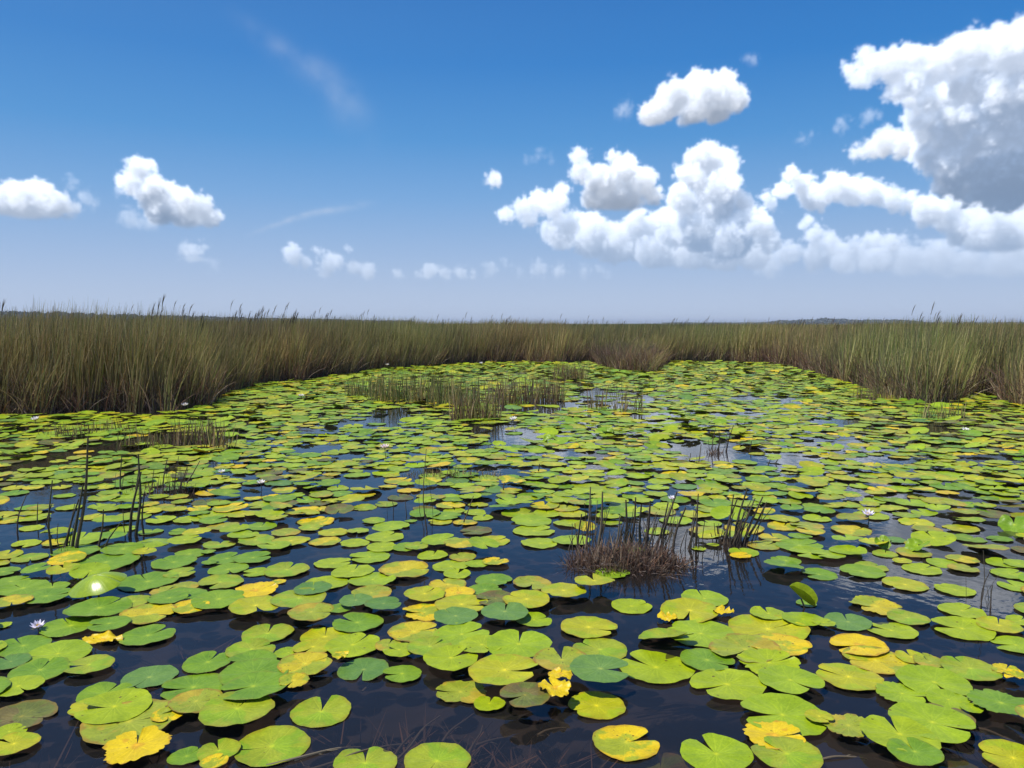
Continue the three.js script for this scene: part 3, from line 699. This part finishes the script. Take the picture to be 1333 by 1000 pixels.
const OPEN = [[-1.11,-6.63,0.32,0.62],[-0.73,-5.89,0.21,0.31],[-1.01,-6.98,0.14,1.22],[-0.16,-5.92,0.36,0.49],[0.13,-5.39,0.22,0.38],[-1.52,-7.69,0.31,0.34],[-0.87,-8.08,0.33,0.29],[-0.14,-8.34,0.34,0.27],[-2.29,-13.03,0.54,1.27],[-2.96,-11.51,0.35,0.42],[2.53,-9.61,0.58,0.82],[3.17,-8.92,0.49,0.46],[4.21,-10.38,0.63,0.41],[5.27,-12.15,0.55,0.65],[-4.46,-6.95,0.42,0.43],[-3.74,-5.92,0.27,0.49],[-4.04,-6.94,0.18,0.31],[-4.87,-10.22,0.61,0.79],[-5.44,-8.95,0.27,0.71],[-5.29,-9.47,0.24,0.57],[-0.31,-11.53,0.29,0.67],[0.49,-14.82,0.88,1.37],[2.17,-16.44,0.81,2.01],[2.38,-12.96,0.39,0.84],[2.95,-5.88,0.18,0.16],[4.02,-6.93,0.28,0.15],[3.87,-5.93,0.21,0.23],[3.13,-5.37,0.14,0.13],[2.81,-4.65,0.19,0.2],[2.2,-4.87,0.22,0.28],[2.3,-4.38,0.27,0.15],[1.78,-5.13,0.23,0.37],[1.76,-4.51,0.23,0.24],[0.97,-5.02,0.65,0.65],[1.11,-5.71,0.35,0.52],[1.81,-5.89,0.15,0.27],[-1.26,-5.03,0.23,0.23],[-1.43,-5.28,0.16,0.18],[-0.88,-4.66,0.14,0.35],[-0.11,-3.94,0.4,0.25],[0.25,-4.7,0.28,0.57],[-0.63,-7.25,0.22,0.2],[4.34,-8.9,0.36,0.25],[1.71,-7.25,0.29,0.17],[2.31,-6.63,0.2,0.11],[-2.47,-7.25,0.29,0.17],[-3.82,-10.37,0.42,0.27],[-2.51,-9.73,0.39,0.3],[-2.0,-9.16,0.28,0.27],[6.34,-11.52,0.58,0.5],[5.59,-8.9,0.36,0.25],[5.41,-16.22,0.65,0.66],[3.96,-13.47,0.54,0.46],[0.89,-9.44,0.38,0.28]];           // patches of open water: x, z and half sizes in metres
const LANDMARKS = [[-2.45,-4.42, 'the domed pad'], [-2.47,-3.90, 'the lilac flower'], [0.75,-4.94, 'the brown tussock'], [1.64,-5.50, 'the stem sheaf'], [1.63,-4.23, 'the upright leaf'], [2.65,-4.23, 'the dead twig'], [-0.62,-2.76, 'floating stems'], [-0.20,-2.93, 'drowned stems'], [-3.14,-5.35, 'tall black stems'], [-2.80,-5.66, 'three dark stems'], [-0.81,-5.88, 'the thin stalk'], [2.85,-5.35, 'the upturned leaf'], [-3.80,-5.88, 'crooked stems'], [-2.42,-7.32, 'the white flower']];
const all = near.map(([x, z, r, k, a, form]) => ({ x, z, r: r * 1.06, k, a: a || 0, form, traced: true }));
{
  // the field goes on: pads packed side by side, thinner over the open patches
  const rnd = rng(2024), grid = new Map(), key = (x, z) => Math.floor(x / 0.5) + ',' + Math.floor(z / 0.5);
  const add = (p) => { const k = key(p.x, p.z); if (!grid.has(k)) grid.set(k, []); grid.get(k).push(p); };
  const clash = (x, z, r, f) => { const i = Math.floor(x / 0.5), j = Math.floor(z / 0.5); for (let a = i - 1; a <= i + 1; a++) for (let b = j - 1; b <= j + 1; b++) for (const p of grid.get(a + ',' + b) ?? []) if (Math.hypot(p.x - x, p.z - z) < (p.r + r) * f) return true; return false; };
  all.forEach(add);
  const kindAt = (x, z) => { const n = noise2(x * 0.5, z * 0.5) * 0.22 + rnd(); return n < 0.45 ? 'l' : n < 0.76 ? 'g' : n < 0.90 ? 's' : n < 0.945 ? 'y' : n < 0.985 ? 'b' : 'o'; };
  for (let tries = 0; tries < 165000; tries++) {
    const d = 2.3 + 31 * Math.pow(rnd(), 0.62), a = (rnd() - 0.5) * 2.0, x = Math.sin(a) * d, z = -Math.cos(a) * d;
    if (!inPond(x, z)) continue;
    // the foreground is measured: only beyond it and at its sides do the packed pads start
    const half = 0.67 * -z + 0.1;
    if (z > -4.75 && Math.abs(x) < half) continue;
    const close = z > -6.15 && Math.abs(x) < half;
    let open = false; for (const [ox, oz, rx, rz] of OPEN) { const q = ((x - ox) / rx) ** 2 + ((z - oz) / rz) ** 2; if (q < 1.25 + 0.5 * noise2(x * 3, z * 3)) { open = true; break; } }
    if (open && rnd() > 0.03) continue;
    const thin = 0.5 + 0.5 * fbm2(x * 0.55 + 3, z * 0.28, 3) * 2;
    if (rnd() > 0.25 + 1.25 * thin - 0.1) continue;
    const r = 0.085 + 0.07 * rnd() + (d > 12 ? 0.02 : 0);
    if (clash(x, z, r, close ? 0.82 : d > 9 ? 0.66 : 0.68)) continue;
    const p = { x, z, r, k: kindAt(x, z), a: rnd() * 360, form: rnd() < 0.2 ? 'raised' : rnd() < 0.12 ? 'ragged' : rnd() < 0.2 ? 'wide' : '', traced: false };
    all.push(p); add(p);
  }
  // which lies on which
  const layers = new Map();
  for (const p of all) {
    let level = 0, touch = 0; const i = Math.floor(p.x / 0.5), j = Math.floor(p.z / 0.5);
    for (let a = i - 1; a <= i + 1; a++) for (let b = j - 1; b <= j + 1; b++) for (const q of layers.get(a + ',' + b) ?? []) if (Math.hypot(p.x - q.x, p.z - q.z) < (p.r + q.r) * 0.97) { level = Math.max(level, q.level + 1); touch++; q.touch++; p.over = q; q.under = p; }
    p.level = p.form === 'sunk' || p.form === 'deep' ? 0 : level; p.touch = touch; const k = i + ',' + j; if (!layers.has(k)) layers.set(k, []); layers.get(k).push(p);
  }
}
const sizeSeen = (p) => p.r / Math.hypot(p.x, p.z, 1.6) * Math.sqrt(1.6 / Math.hypot(p.x, p.z, 1.6));
const inView = (p) => Math.abs(p.x) < 0.67 * -p.z + 0.15;
const ranked = all.filter(inView).sort((a, b) => (b.traced - a.traced) || sizeSeen(b) - sizeSeen(a));
const single = new Set(ranked.slice(0, 300));
{
  const rnd = rng(99);
  const lie = { '': '', wide: 'with wide slit', ragged: 'with torn edge', crumple: 'crumpled', raised: 'with lifted edge', curl: 'curled narrow', fold: 'with folded side', gloss: 'domed and shiny', sunk: 'sunk underwater', deep: 'seen faintly deep underwater' };
  const place = (o, p) => {
    const y = p.form === 'sunk' ? -0.03 : p.form === 'deep' ? -0.14 : p.form === 'crumple' || p.form === 'curl' ? 0.012 + p.level * 0.006 : p.form === 'raised' ? 0.03 + p.level * 0.006 : 0.005 + p.level * 0.0065;
    const tilt = p.form === 'raised' ? (p.traced ? 0.10 : p.z > -9 ? 0.13 : 0.24) : p.form === 'sunk' || p.form === 'deep' ? 0.05 : 0.022;
    o.position.set(p.x, y, p.z); o.rotation.set((rnd() - 0.5) * tilt * 2, p.a * Math.PI / 180, (rnd() - 0.5) * tilt * 2, 'YXZ'); o.scale.setScalar(p.r);
    return o;
  };
  const bulk = new Map();
  for (const p of all) {
    const forms = SHAPES[p.form], geo = forms[Math.floor(rnd() * forms.length)], mats = KINDS[p.k].mats, mat = p.form === 'gloss' ? glossMaterial : mats[Math.floor(rnd() * mats.length)];
    if (single.has(p)) {
      const m = part(numbered('lily_pad'), geo, mat, scene); place(m, p);
      const kin = p.over ? `lying over a ${KINDS[p.over.k].word} pad` : p.under ? `tucked under a ${KINDS[p.under.k].word} pad` : 'alone on open water';
      const size = p.r < 0.085 ? 'small ' : p.r < 0.12 ? '' : p.r < 0.15 ? 'broad ' : 'very broad ';
      let mark = null, best = 0.75; for (const [lx, lz, w] of LANDMARKS) { const d = Math.hypot(lx - p.x, lz - p.z); if (d < best) { best = d; mark = w; } }
      const label = `${size}${KINDS[p.k].word} lily pad${lie[p.form] && ' ' + lie[p.form]}${p.form === 'deep' ? '' : ' ' + kin}${mark ? ' near ' + mark : ''}`.split(' ').slice(0, 16).join(' ');
      m.userData = { label, category: 'lily pad', group: 'lily pads floating on the pond' };
    } else {
      const k = p.k + mats.indexOf(mat) + geo.uuid; if (!bulk.has(k)) bulk.set(k, { geo, mat, list: [] }); bulk.get(k).list.push(p);
    }
  }
  const g = new THREE.Group(); g.name = 'lily_pad_carpet'; g.userData = { kind: 'stuff', label: 'distant carpet of small overlapping green and yellow lily pads', category: 'lily pads' }; scene.add(g);
  const o = new THREE.Object3D(), c = new THREE.Color();
  for (const { geo, mat, list } of bulk.values()) {
    const im = new THREE.InstancedMesh(geo, mat, list.length); im.name = 'small_pad'; im.userData.kind = 'stuff'; im.castShadow = im.receiveShadow = true;
    list.forEach((p, i) => { place(o, p).updateMatrix(); im.setMatrixAt(i, o.matrix); const n = 0.85 + 0.3 * rnd(); im.setColorAt(i, c.setRGB(n * (0.95 + 0.1 * rnd()), n, n * 0.98)); });
    g.add(im);
  }
}
function tube(points, r0, r1, sides = 6, steps = 8) {     // tapering round stem through points
  const curve = new THREE.CatmullRomCurve3(points.map((p) => new THREE.Vector3(...p))), g = new THREE.TubeGeometry(curve, steps, 1, sides, false), P = g.attributes.position, N = g.attributes.normal;
  for (let i = 0; i <= steps; i++) { const c = curve.getPointAt(i / steps), w = r0 + (r1 - r0) * i / steps; for (let k = 0; k <= sides; k++) { const j = i * (sides + 1) + k; P.setXYZ(j, c.x + N.getX(j) * w, c.y + N.getY(j) * w, c.z + N.getZ(j) * w); } }
  return g;
}
// pads that stand up out of the water on their stalks
const at = (name, label, category, group, [x, z]) => thing(name, label, category, group, x, 0, z);
function stalkUp(parent, h, lean = 0.03) { return part('stalk', tube([[lean, -0.3, 0], [lean * 0.5, h * 0.4, 0], [0, h, 0]], 0.006, 0.005), stalkMaterial, parent); }
{
  let t = at('lily_pad', 'glossy domed green lily pad raised clear of the water beside dead stems', 'lily pad', 'lily pads floating on the pond', [-2.45,-4.42]);
  let leaf = part('leaf', padShape(1301, { notch: 0.015, lift: 0.02, dome: 0.42, thick: 0.03 }), glossMaterial, t); leaf.position.y = 0.125; leaf.scale.set(0.165, 0.165, 0.14); leaf.rotation.set(0.18, 0, 0.17); stalkUp(t, 0.1);
  t = at('lily_pad', 'bright green lily leaf folded upright like a book above dark water', 'lily pad', 'lily pads floating on the pond', [1.63,-4.23]);
  const half = padShape(1303, { notch: 0.25, lift: 0.08, book: 0.75, thick: 0.03 }); leaf = part('leaf', half, KINDS.l.mats[0], t); leaf.position.y = 0.06; leaf.scale.setScalar(0.09); leaf.rotation.set(0.25, -0.5, -0.75, 'YXZ'); stalkUp(t, 0.05);
  for (const [x, z, s, turn, label] of [[2.86,-5.31, 0.09, 0.4, 'upturned lily leaf showing its dark underside among crowded pads'], [2.66,-5.42, 0.06, 2, 'small blackish curled lily leaf standing in a water gap'], [3.91,-5.88, 0.12, 1.2, 'broad lily leaf tilted up with a shaded hollow beneath'], [1.39,-11.01, 0.09, 2.4, 'dark curled lily leaf sticking up in the far carpet'], [0.51,-10.36, 0.10, 0.4, 'small tilted lily leaf rising from the far carpet']]) {
    t = at('lily_pad', label, 'lily pad', 'lily pads floating on the pond', [x, z]); leaf = part('leaf', padShape(1310 + Math.round(s * 100), { notch: 0.3, lift: 0.2, fold: 0.55, crumple: 0.12 }), pick(rng(Math.round(s * 1000)), KINDS.g.mats), t);
    leaf.position.y = 0.03; leaf.scale.setScalar(s); leaf.rotation.set(0.3, turn, 0.3); stalkUp(t, 0.05);
  }
}

// ------------------------------------------------------------------ dead stems and tussocks standing in the pond
const deadMaterials = [[0.045, 0.034, 0.026], [0.07, 0.052, 0.036], [0.10, 0.075, 0.05], [0.055, 0.05, 0.03]].map((c) => new THREE.MeshStandardMaterial({ color: new THREE.Color().setRGB(...c), roughness: 0.85 }));
const paleDead = [[0.16, 0.13, 0.085], [0.12, 0.09, 0.055], [0.2, 0.16, 0.1]].map((c) => new THREE.MeshStandardMaterial({ color: new THREE.Color().setRGB(...c), roughness: 0.85 }));
// stems: rows of x, z, lean to the side, height (metres)
function deadClump(label, stems, { group = 'dead reed clumps', radius = 0.010, thin = 0, mat = null, seed = 1, mats = deadMaterials } = {}) {
  const r = rng(seed * 977 + 5), [cx, cz] = [stems.reduce((s, q) => s + q[0], 0) / stems.length, stems.reduce((s, q) => s + q[1], 0) / stems.length];
  const t = at('dead_reed_clump', label, 'dead reeds', group, [cx, cz]);
  const stem = (x, z, dx, h, rad) => {
    const kx = (r() - 0.5) * 0.11 * h, kz = (r() - 0.5) * 0.1 * h, dz = (r() - 0.5) * 0.2 * h, X = x - cx, Z = z - cz;
    part('stem', tube([[X - dx * 0.2, -0.25, Z], [X, 0, Z], [X + dx * 0.35 + kx, h * 0.4, Z + dz * 0.4 + kz], [X + dx, h, Z + dz]], rad, rad * 0.35, 5, 7), pick(r, mats), t);
  };
  for (const [x, z, dx, h] of stems) stem(x, z, dx, h, radius * (0.8 + 0.5 * r()));
  for (let k = 0; k < thin; k++) { const [x, z, dx, h] = pick(r, stems), f = 0.25 + 0.6 * r(); stem(x + (r() - 0.5) * 0.12, z + (r() - 0.5) * 0.12, dx * f + (r() - 0.5) * 0.1, h * f, radius * 0.5); }
  if (mat) {
    const [mx, mz, rx, rz, h, n, colors = RUSSET] = mat, o = fresh();
    for (let k = 0; k < n; k++) {
      const a = r() * 6.283, q = Math.sqrt(r()), x = mx - cx + Math.cos(a) * q * rx, z = mz - cz + Math.sin(a) * q * rz, d = r() * 6.283, hh = h * (0.25 + 0.75 * r()) * (1.05 - 0.7 * q * q);
      ribbon(o, x, z, hh, 0.006 + 0.007 * r(), Math.cos(d), Math.sin(d), h * 0.8 * (r() - 0.2), h * 1.1 * r() * r(), pick(r, colors), r() * 3.14, -0.08, 4);
    }
    const m = part('dead_leaf_mat', built(o), reedMaterial, t); m.userData.kind = 'stuff';
  }
  return t;
}
deadClump('two short crooked black stems leaning over open water', [[-3.80,-5.81,0.089,0.301], [-3.80,-6.06,0.006,0.172], [-3.75,-6.09,0.056,0.161]], { seed: 1 });
deadClump('tall slender black stems rising beside a yellow pad', [[-3.17,-5.20,0.058,0.540], [-3.20,-5.42,0.094,0.342], [-3.14,-5.39,0.099,0.460], [-3.10,-5.37,0.131,0.814]], { seed: 2, thin: 3, mat: [-3.14,-5.31, 0.14, 0.1, 0.05, 60], radius: 0.0125 });
deadClump('pair of short black stems leaning apart among green pads', [[-2.96,-5.40,0.055,0.280], [-2.89,-5.35,0.120,0.196]], { seed: 3 });
deadClump('three dark stems standing close behind a glossy pad', [[-2.85,-5.64,0.120,0.510], [-2.85,-5.73,0.047,0.622], [-2.79,-5.73,0.012,0.332]], { seed: 4, thin: 2, radius: 0.0125 });
deadClump('low scatter of dark broken stems around a brown mat', [[-3.74,-7.25,0.029,0.352], [-3.61,-7.28,0.044,0.346], [-3.44,-7.25,0.022,0.205], [-3.32,-7.22,0.051,0.314], [-3.20,-7.18,0.051,0.349], [-3.14,-7.15,0.094,0.268], [-3.21,-7.46,0.151,0.256]], { seed: 5, thin: 26, mat: [-3.33,-7.25, 0.42, 0.2, 0.12, 160], radius: 0.009 });
deadClump('large brown tussock of matted leaves with upright broken stems', [[0.46,-5.31,0.027,0.270], [0.53,-5.42,0.028,0.441], [0.62,-5.42,0.022,0.408], [0.73,-5.35,0.033,0.239], [0.80,-5.40,0.011,0.346], [0.84,-5.40,0.038,0.368], [0.92,-5.39,-0.005,0.323], [0.94,-5.35,0.038,0.348], [0.99,-5.24,0.085,0.368], [1.03,-5.24,0.112,0.437], [1.14,-5.35,0.087,0.305], [1.27,-5.42,0.039,0.243], [1.32,-5.42,0.011,0.386]],
  { seed: 6, thin: 76, mat: [0.76,-5.02, 0.40, 0.2, 0.19, 2200, [...RUSSET, [0.05, 0.03, 0.02], [0.06, 0.038, 0.025], [0.2, 0.12, 0.08]]], radius: 0.0125, mats: [...deadMaterials, ...paleDead] });
deadClump('tight sheaf of dark stems slanting away from a yellow pad', [[1.53,-5.58,-0.017,0.113], [1.54,-5.50,0.056,0.369], [1.57,-5.54,0.079,0.332], [1.62,-5.50,0.095,0.397], [1.65,-5.50,0.106,0.341], [1.70,-5.54,0.141,0.332], [1.74,-5.60,0.131,0.290]], { seed: 7, thin: 34, mat: [1.62,-5.50, 0.2, 0.1, 0.06, 120], radius: 0.0125 });
deadClump('small black stump of stems topped by green leaf tips', [[2.49,-9.49,0.038,0.296], [2.56,-9.49,0.010,0.277], [2.70,-9.60,0.077,0.329], [2.13,-8.70,0.026,0.228]], { seed: 8, thin: 6, mat: [2.50,-9.43, 0.12, 0.1, 0.12, 90], radius: 0.012 });
deadClump('stubby dark stem tips poking from open grey water', [[2.07,-8.90,0.018,0.090], [3.01,-9.66,0.019,0.117], [2.89,-8.60,0.026,0.069], [3.01,-8.70,0.026,0.053]], { seed: 9, radius: 0.012 });
deadClump('thin upright dead stalk beside two short stubs', [[-0.99,-6.31,-0.006,0.141], [-0.88,-6.33,-0.006,0.122], [-0.65,-5.79,0.006,0.659]], { seed: 10, radius: 0.006, thin: 4 });
deadClump('single bent black twig arching over small pads', [[-0.39,-6.09,0.080,0.216]], { seed: 11, radius: 0.009 });
deadClump('low russet tussock lying across a strip of open water', [[-0.89,-7.91,0.008,0.128], [-0.61,-7.91,0.032,0.144], [-0.44,-7.99,0.024,0.129]], { seed: 12, thin: 8, mat: [-0.64,-7.99, 0.62, 0.2, 0.13, 320, [...RUSSET, ...OLIVE]], radius: 0.006 });
deadClump('spindly dead twig with side shoots standing in open water', [[2.64,-4.23,0.009,0.329], [2.73,-4.37,0.054,0.170], [2.70,-4.23,0.004,0.130]], { seed: 13, radius: 0.005, thin: 5 });
deadClump('dark spike of a stem among pads behind the russet tussock', [[-0.08,-7.25,0.007,0.088], [0.28,-8.20,0.017,0.091]], { seed: 14, radius: 0.0125 });
// reeds that stand in small groups off the beds
const tussocks = [[-3.19,-16.88, 0.5, 0.25, 0.42, 130, 'thin'], [-2.01,-15.87, 1.0, 0.5, 0.55, 300, 'green'], [-1.12,-14.97, 0.55, 0.35, 0.52, 190, 'olive'], [-0.62,-12.80, 0.42, 0.26, 0.5, 190, 'dark'], [-0.02,-15.26, 0.5, 0.25, 0.52, 150, 'brown'], [0.66,-15.87, 0.45, 0.25, 0.5, 150, 'russet'], [1.66,-22.01, 0.5, 0.3, 0.45, 190, 'black'], [1.72,-14.43, 0.35, 0.2, 0.45, 34, 'sparse'], [2.14,-13.92, 0.3, 0.2, 0.5, 30, 'wispy'],
  [-6.32,-10.86, 0.45, 0.2, 0.18, 50, 'low'], [-5.94,-11.33, 0.4, 0.2, 0.18, 50, 'flat'], [-4.75,-10.03, 0.5, 0.22, 0.2, 70, 'squat'], [-4.23,-10.29, 0.35, 0.2, 0.3, 120, 'short'], [-3.73,-9.78, 0.2, 0.12, 0.3, 24, 'stubby'], [7.23,-12.90, 0.4, 0.2, 0.3, 60, 'sedge'], [7.68,-16.19, 0.5, 0.3, 0.3, 120, 'edge']];
const tussockWords = { thin: 'thin olive reed tussock beside a blue gap of water', green: 'wide green reed tussock in front of the low brown reeds', olive: 'olive reed tussock between a green one and a dark one', dark: 'dense dark brown reed tussock standing forward of the others', brown: 'loose brown reed tussock with see-through stems', russet: 'russet reed tussock near the low brown reeds', black: 'blackish reed tussock at the mouth of the green marsh gap', sparse: 'sparse upright reed stems over glinting water', wispy: 'wispy thin reed stems over pale water', low: 'low dark reed stubble before the tall reed bed', flat: 'flattened brown reed stubble before the tall reed bed', squat: 'squat dark tussock mirrored in brown water', short: 'short dark reed tussock beside a squat one', stubby: 'few stubby reed stems in the pad carpet', sedge: 'small green-brown sedge tuft before the russet-footed bed', edge: 'trampled reed fringe at the corner of the russet-footed bed' };
tussocks.forEach(([x, z, rx, rz, h, n, word], k) => {
  const r = rng(8000 + k), t = at('reed_tussock', tussockWords[word], 'reed tussock', 'reed tussocks in the pond', [x, z]), o = fresh(), colors = ['green', 'thin', 'olive', 'sedge'].includes(word) ? [...OLIVE, ...GREEN] : [...RUSSET, ...(n < 200 ? OLIVE : [])];
  for (let i = 0; i < n * 1.8; i++) { const a = r() * 6.283, q = Math.sqrt(r()), d = r() * 6.283; ribbon(o, Math.cos(a) * q * rx, Math.sin(a) * q * rz, h * (0.3 + 0.95 * r()), 0.010 + 0.008 * r(), Math.cos(d), Math.sin(d), 0.15 * h * r() + 0.03, 0.3 * h * r() * r(), pick(r, colors), r() * 3.14, -0.1, 4); }
  const m = part('reed_blades', built(o), reedMaterial, t); m.userData.kind = 'stuff';
});

// ------------------------------------------------------------------ sunken stems and weed in the near water
{
  const r = rng(606), mats = [...paleDead, deadMaterials[2]];
  const rows = [[-0.89,-2.67, -0.58,-2.83, 0.004, 'long pale reed stem floating beside two lily pads'], [-0.80,-2.71, -0.62,-2.81, 0.0, 'bleached reed stem lying across the floating stem bundle'], [-0.73,-2.67, -0.40,-2.88, -0.01, 'tan reed stem half sunk between two broad pads'], [-0.64,-2.70, -0.49,-2.84, 0.002, 'short tan reed stem in the floating bundle'], [-0.45,-2.70, -0.30,-3.11, -0.02, 'slanting drowned stem fading into brown water'], [-0.44,-2.75, -0.39,-2.96, -0.01, 'short drowned stem crossing a slanting one'], [-0.27,-2.86, -0.16,-3.12, -0.015, 'drowned stem pointing at torn pads'], [-0.17,-2.77, -0.12,-3.05, -0.03, 'steep drowned stem under torn pads'], [-0.14,-2.83, 0.02,-2.92, -0.01, 'drowned stem touching an olive pad'], [0.10,-2.92, 0.22,-3.01, -0.02, 'drowned stem below a crumpled yellow pad'], [1.13,-2.71, 1.32,-2.75, 0.003, 'pale thin stem floating beside a torn spotted pad'], [1.84,-2.96, 1.97,-2.86, -0.01, 'tangled thin drowned stem beside a ragged green pad'], [-1.67,-3.47, -1.48,-3.25, -0.04, 'faint drowned stem in black open water'], [-0.67,-3.32, -0.61,-3.55, -0.04, 'faint drowned stem below a blue-green pad']];
  for (const [x0, z0, x1, z1, y, label] of rows) {
    const dx = x1 - x0, dz = z1 - z0, L = Math.hypot(dx, dz), t = at('drowned_reed', label, 'dead stem', 'floating and drowned stems', [x0, z0]), w = () => (r() - 0.5) * 0.06 * L;
    part('stem', tube([[0, y, 0], [dx * 0.3 + w(), y + 0.004, dz * 0.3 + w()], [dx * 0.7 + w(), y - 0.004, dz * 0.7 + w()], [dx, y - 0.02, dz]], 0.0045 + 0.002 * r(), 0.003, 6, 12), pick(r, mats), t);
    for (let k = 0; k < 2; k++) { const f = r() * 0.7; part('side_shoot', tube([[dx * f, y, dz * f], [dx * (f + 0.12) + w(), y - 0.004, dz * (f + 0.12) + w() * 2], [dx * (f + 0.25), y - 0.015, dz * (f + 0.25) + (r() - 0.5) * 0.3 * L]], 0.0025, 0.0015, 5, 6), pick(r, mats), t); }
  }
  const o = fresh(), weed = (cx, cz, rx, rz, n, top) => { for (let k = 0; k < n * 0.4; k++) { const a = r() * 6.283, q = Math.sqrt(r()), d = r() * 6.283; ribbon(o, cx + Math.cos(a) * q * rx, cz + Math.sin(a) * q * rz, top - 0.02 - 0.1 * r() - 0.05 * q, 0.006 + 0.008 * r(), Math.cos(d), Math.sin(d), 0.1 + 0.3 * r(), 0.1 * r(), pick(r, [...RUSSET.slice(0, 3), [0.13, 0.08, 0.05], [0.10, 0.065, 0.045]]), r() * 3.14, -0.26, 4); } };
  for (const [x, z, rx, rz, n, top] of [[-0.65,-2.74, 0.34, 0.14, 260, -0.02], [-0.27,-2.87, 0.3, 0.2, 260, -0.045], [0.07,-2.93, 0.26, 0.12, 200, -0.045], [-0.51,-3.05, 0.3, 0.12, 160, -0.06], [-1.19,-2.74, 0.2, 0.1, 120, -0.04], [-1.77,-2.71, 0.2, 0.1, 120, -0.04], [1.95,-2.93, 0.2, 0.1, 140, -0.03], [-1.67,-3.82, 0.3, 0.15, 120, -0.05], [-3.20,-5.19, 0.3, 0.2, 160, -0.02]]) weed(x, z, rx, rz, n, top);
  const m = part('sunken_weed', built(o), reedMaterial, scene); m.userData = { kind: 'stuff', label: 'brown dead weed hanging under the near water', category: 'water weed' };
}

// ------------------------------------------------------------------ water lily flowers
function petalShape(len, wide, up, cup) {
  const o = { pos: [], idx: [] }, n = 6;
  for (let i = 0; i <= n; i++) { const t = i / n, w = wide * Math.sin(Math.PI * Math.pow(t * 0.93 + 0.04, 0.85)), q = len * t, a = up + cup * t; for (const s of [-1, 0, 1]) o.pos.push(0.006 + Math.cos(a) * q, Math.sin(a) * q + (s ? 0.22 * w : 0), s * w * 0.5); if (i) for (const k of [0, 1]) { const b = (i - 1) * 3 + k; o.idx.push(b, b + 1, b + 3, b + 1, b + 4, b + 3); } }
  const g = new THREE.BufferGeometry(); g.setAttribute('position', new THREE.Float32BufferAttribute(o.pos, 3)); g.setIndex(o.idx); g.computeVertexNormals(); return g;
}
const petalOuter = petalShape(0.058, 0.02, 0.35, 0.35), petalInner = petalShape(0.048, 0.017, 0.85, 0.25), sepal = petalShape(0.06, 0.018, 0.2, 0.2);
const petalMaterial = new THREE.MeshPhysicalMaterial({ color: new THREE.Color().setRGB(0.78, 0.74, 0.84), roughness: 0.6, side: THREE.DoubleSide }), whitePetal = new THREE.MeshPhysicalMaterial({ color: new THREE.Color().setRGB(0.82, 0.8, 0.8), roughness: 0.6, side: THREE.DoubleSide }), pinkPetal = new THREE.MeshPhysicalMaterial({ color: new THREE.Color().setRGB(0.78, 0.66, 0.7), roughness: 0.6, side: THREE.DoubleSide });
const sepalMaterial = new THREE.MeshStandardMaterial({ color: new THREE.Color().setRGB(0.12, 0.14, 0.05), roughness: 0.6, side: THREE.DoubleSide }), stamenMaterial = new THREE.MeshStandardMaterial({ color: new THREE.Color().setRGB(0.75, 0.5, 0.04), roughness: 0.7 });
const stamenShape = mergeGeometries([...Array(22)].map((_, k) => { const a = k * 2.4, q = 0.011 * Math.sqrt(k / 22); return new THREE.CylinderGeometry(0.0012, 0.0016, 0.02, 5).translate(0, 0.01, 0).rotateZ(-0.5 * Math.sqrt(k / 22)).rotateY(a).translate(Math.cos(a) * q, 0.004, -Math.sin(a) * q); }));
function flower([x, z], h, size, label, mat, tilt = 0.2) {
  const t = at('water_lily_flower', label, 'flower', 'water lily flowers', [x, z]);
  const head = part('flower_head', new THREE.SphereGeometry(0.009, 8, 6), sepalMaterial, t); head.position.y = h; head.scale.setScalar(size); head.rotation.set(tilt, x * 9, tilt * 0.4);
  for (let k = 0; k < 4; k++) part('sepal', sepal, sepalMaterial, head).rotation.y = k * 1.571;
  for (let k = 0; k < 9; k++) part('petal', petalOuter, mat, head).rotation.y = k * 0.698 + 0.2;
  for (let k = 0; k < 7; k++) part('petal', petalInner, mat, head).rotation.y = k * 0.898;
  part('stamens', stamenShape, stamenMaterial, head);
  part('stalk', tube([[0.02, -0.3, 0], [0.012, -0.02, 0], [0, h, 0]], 0.004, 0.0035), stalkMaterial, t);
}
for (const [x, z, h, size, label, mat] of [[-2.47,-3.90, 0.02, 0.72, 'pale lilac water lily flower floating beside a green pad', petalMaterial], [-2.42,-7.32, 0.06, 0.85, 'white water lily flower standing on a short stalk', whitePetal], [-3.02,-7.91, 0.05, 0.8, 'white water lily flower beside a yellowish pad', whitePetal], [-1.51,-9.05, 0.12, 1.2, 'pinkish white water lily flower on a dark stalk', pinkPetal], [-6.05,-14.17, 0.08, 1.3, 'white water lily flower under the bulging reed edge', whitePetal], [-4.45,-16.19, 0.06, 1.3, 'whitish water lily flower in the carpet before the reeds', whitePetal], [-4.43,-27.27, 0.12, 1.5, 'white water lily flower before the low brown reeds', whitePetal], [-1.16,-28.74, 0.1, 1.4, 'small white water lily flower by the low brown reeds', whitePetal], [0.02,-12.21, 0.06, 1.3, 'white water lily flower near the brown reed tussock', whitePetal], [2.88,-6.13, 0.05, 1.0, 'greyish white water lily flower nodding among small pads', petalMaterial], [6.53,-11.01, 0.05, 1.2, 'white water lily flower on dark green water by the right reeds', whitePetal], [-7.61,-12.21, 0.06, 1.3, 'white water lily flower among pale pads by the tall reeds', whitePetal], [1.33,-6.31, 0.14, 0.7, 'lilac flower behind the large brown tussock', petalMaterial]]) flower([x, z], h, size, label, mat);

renderer.render(scene, camera);
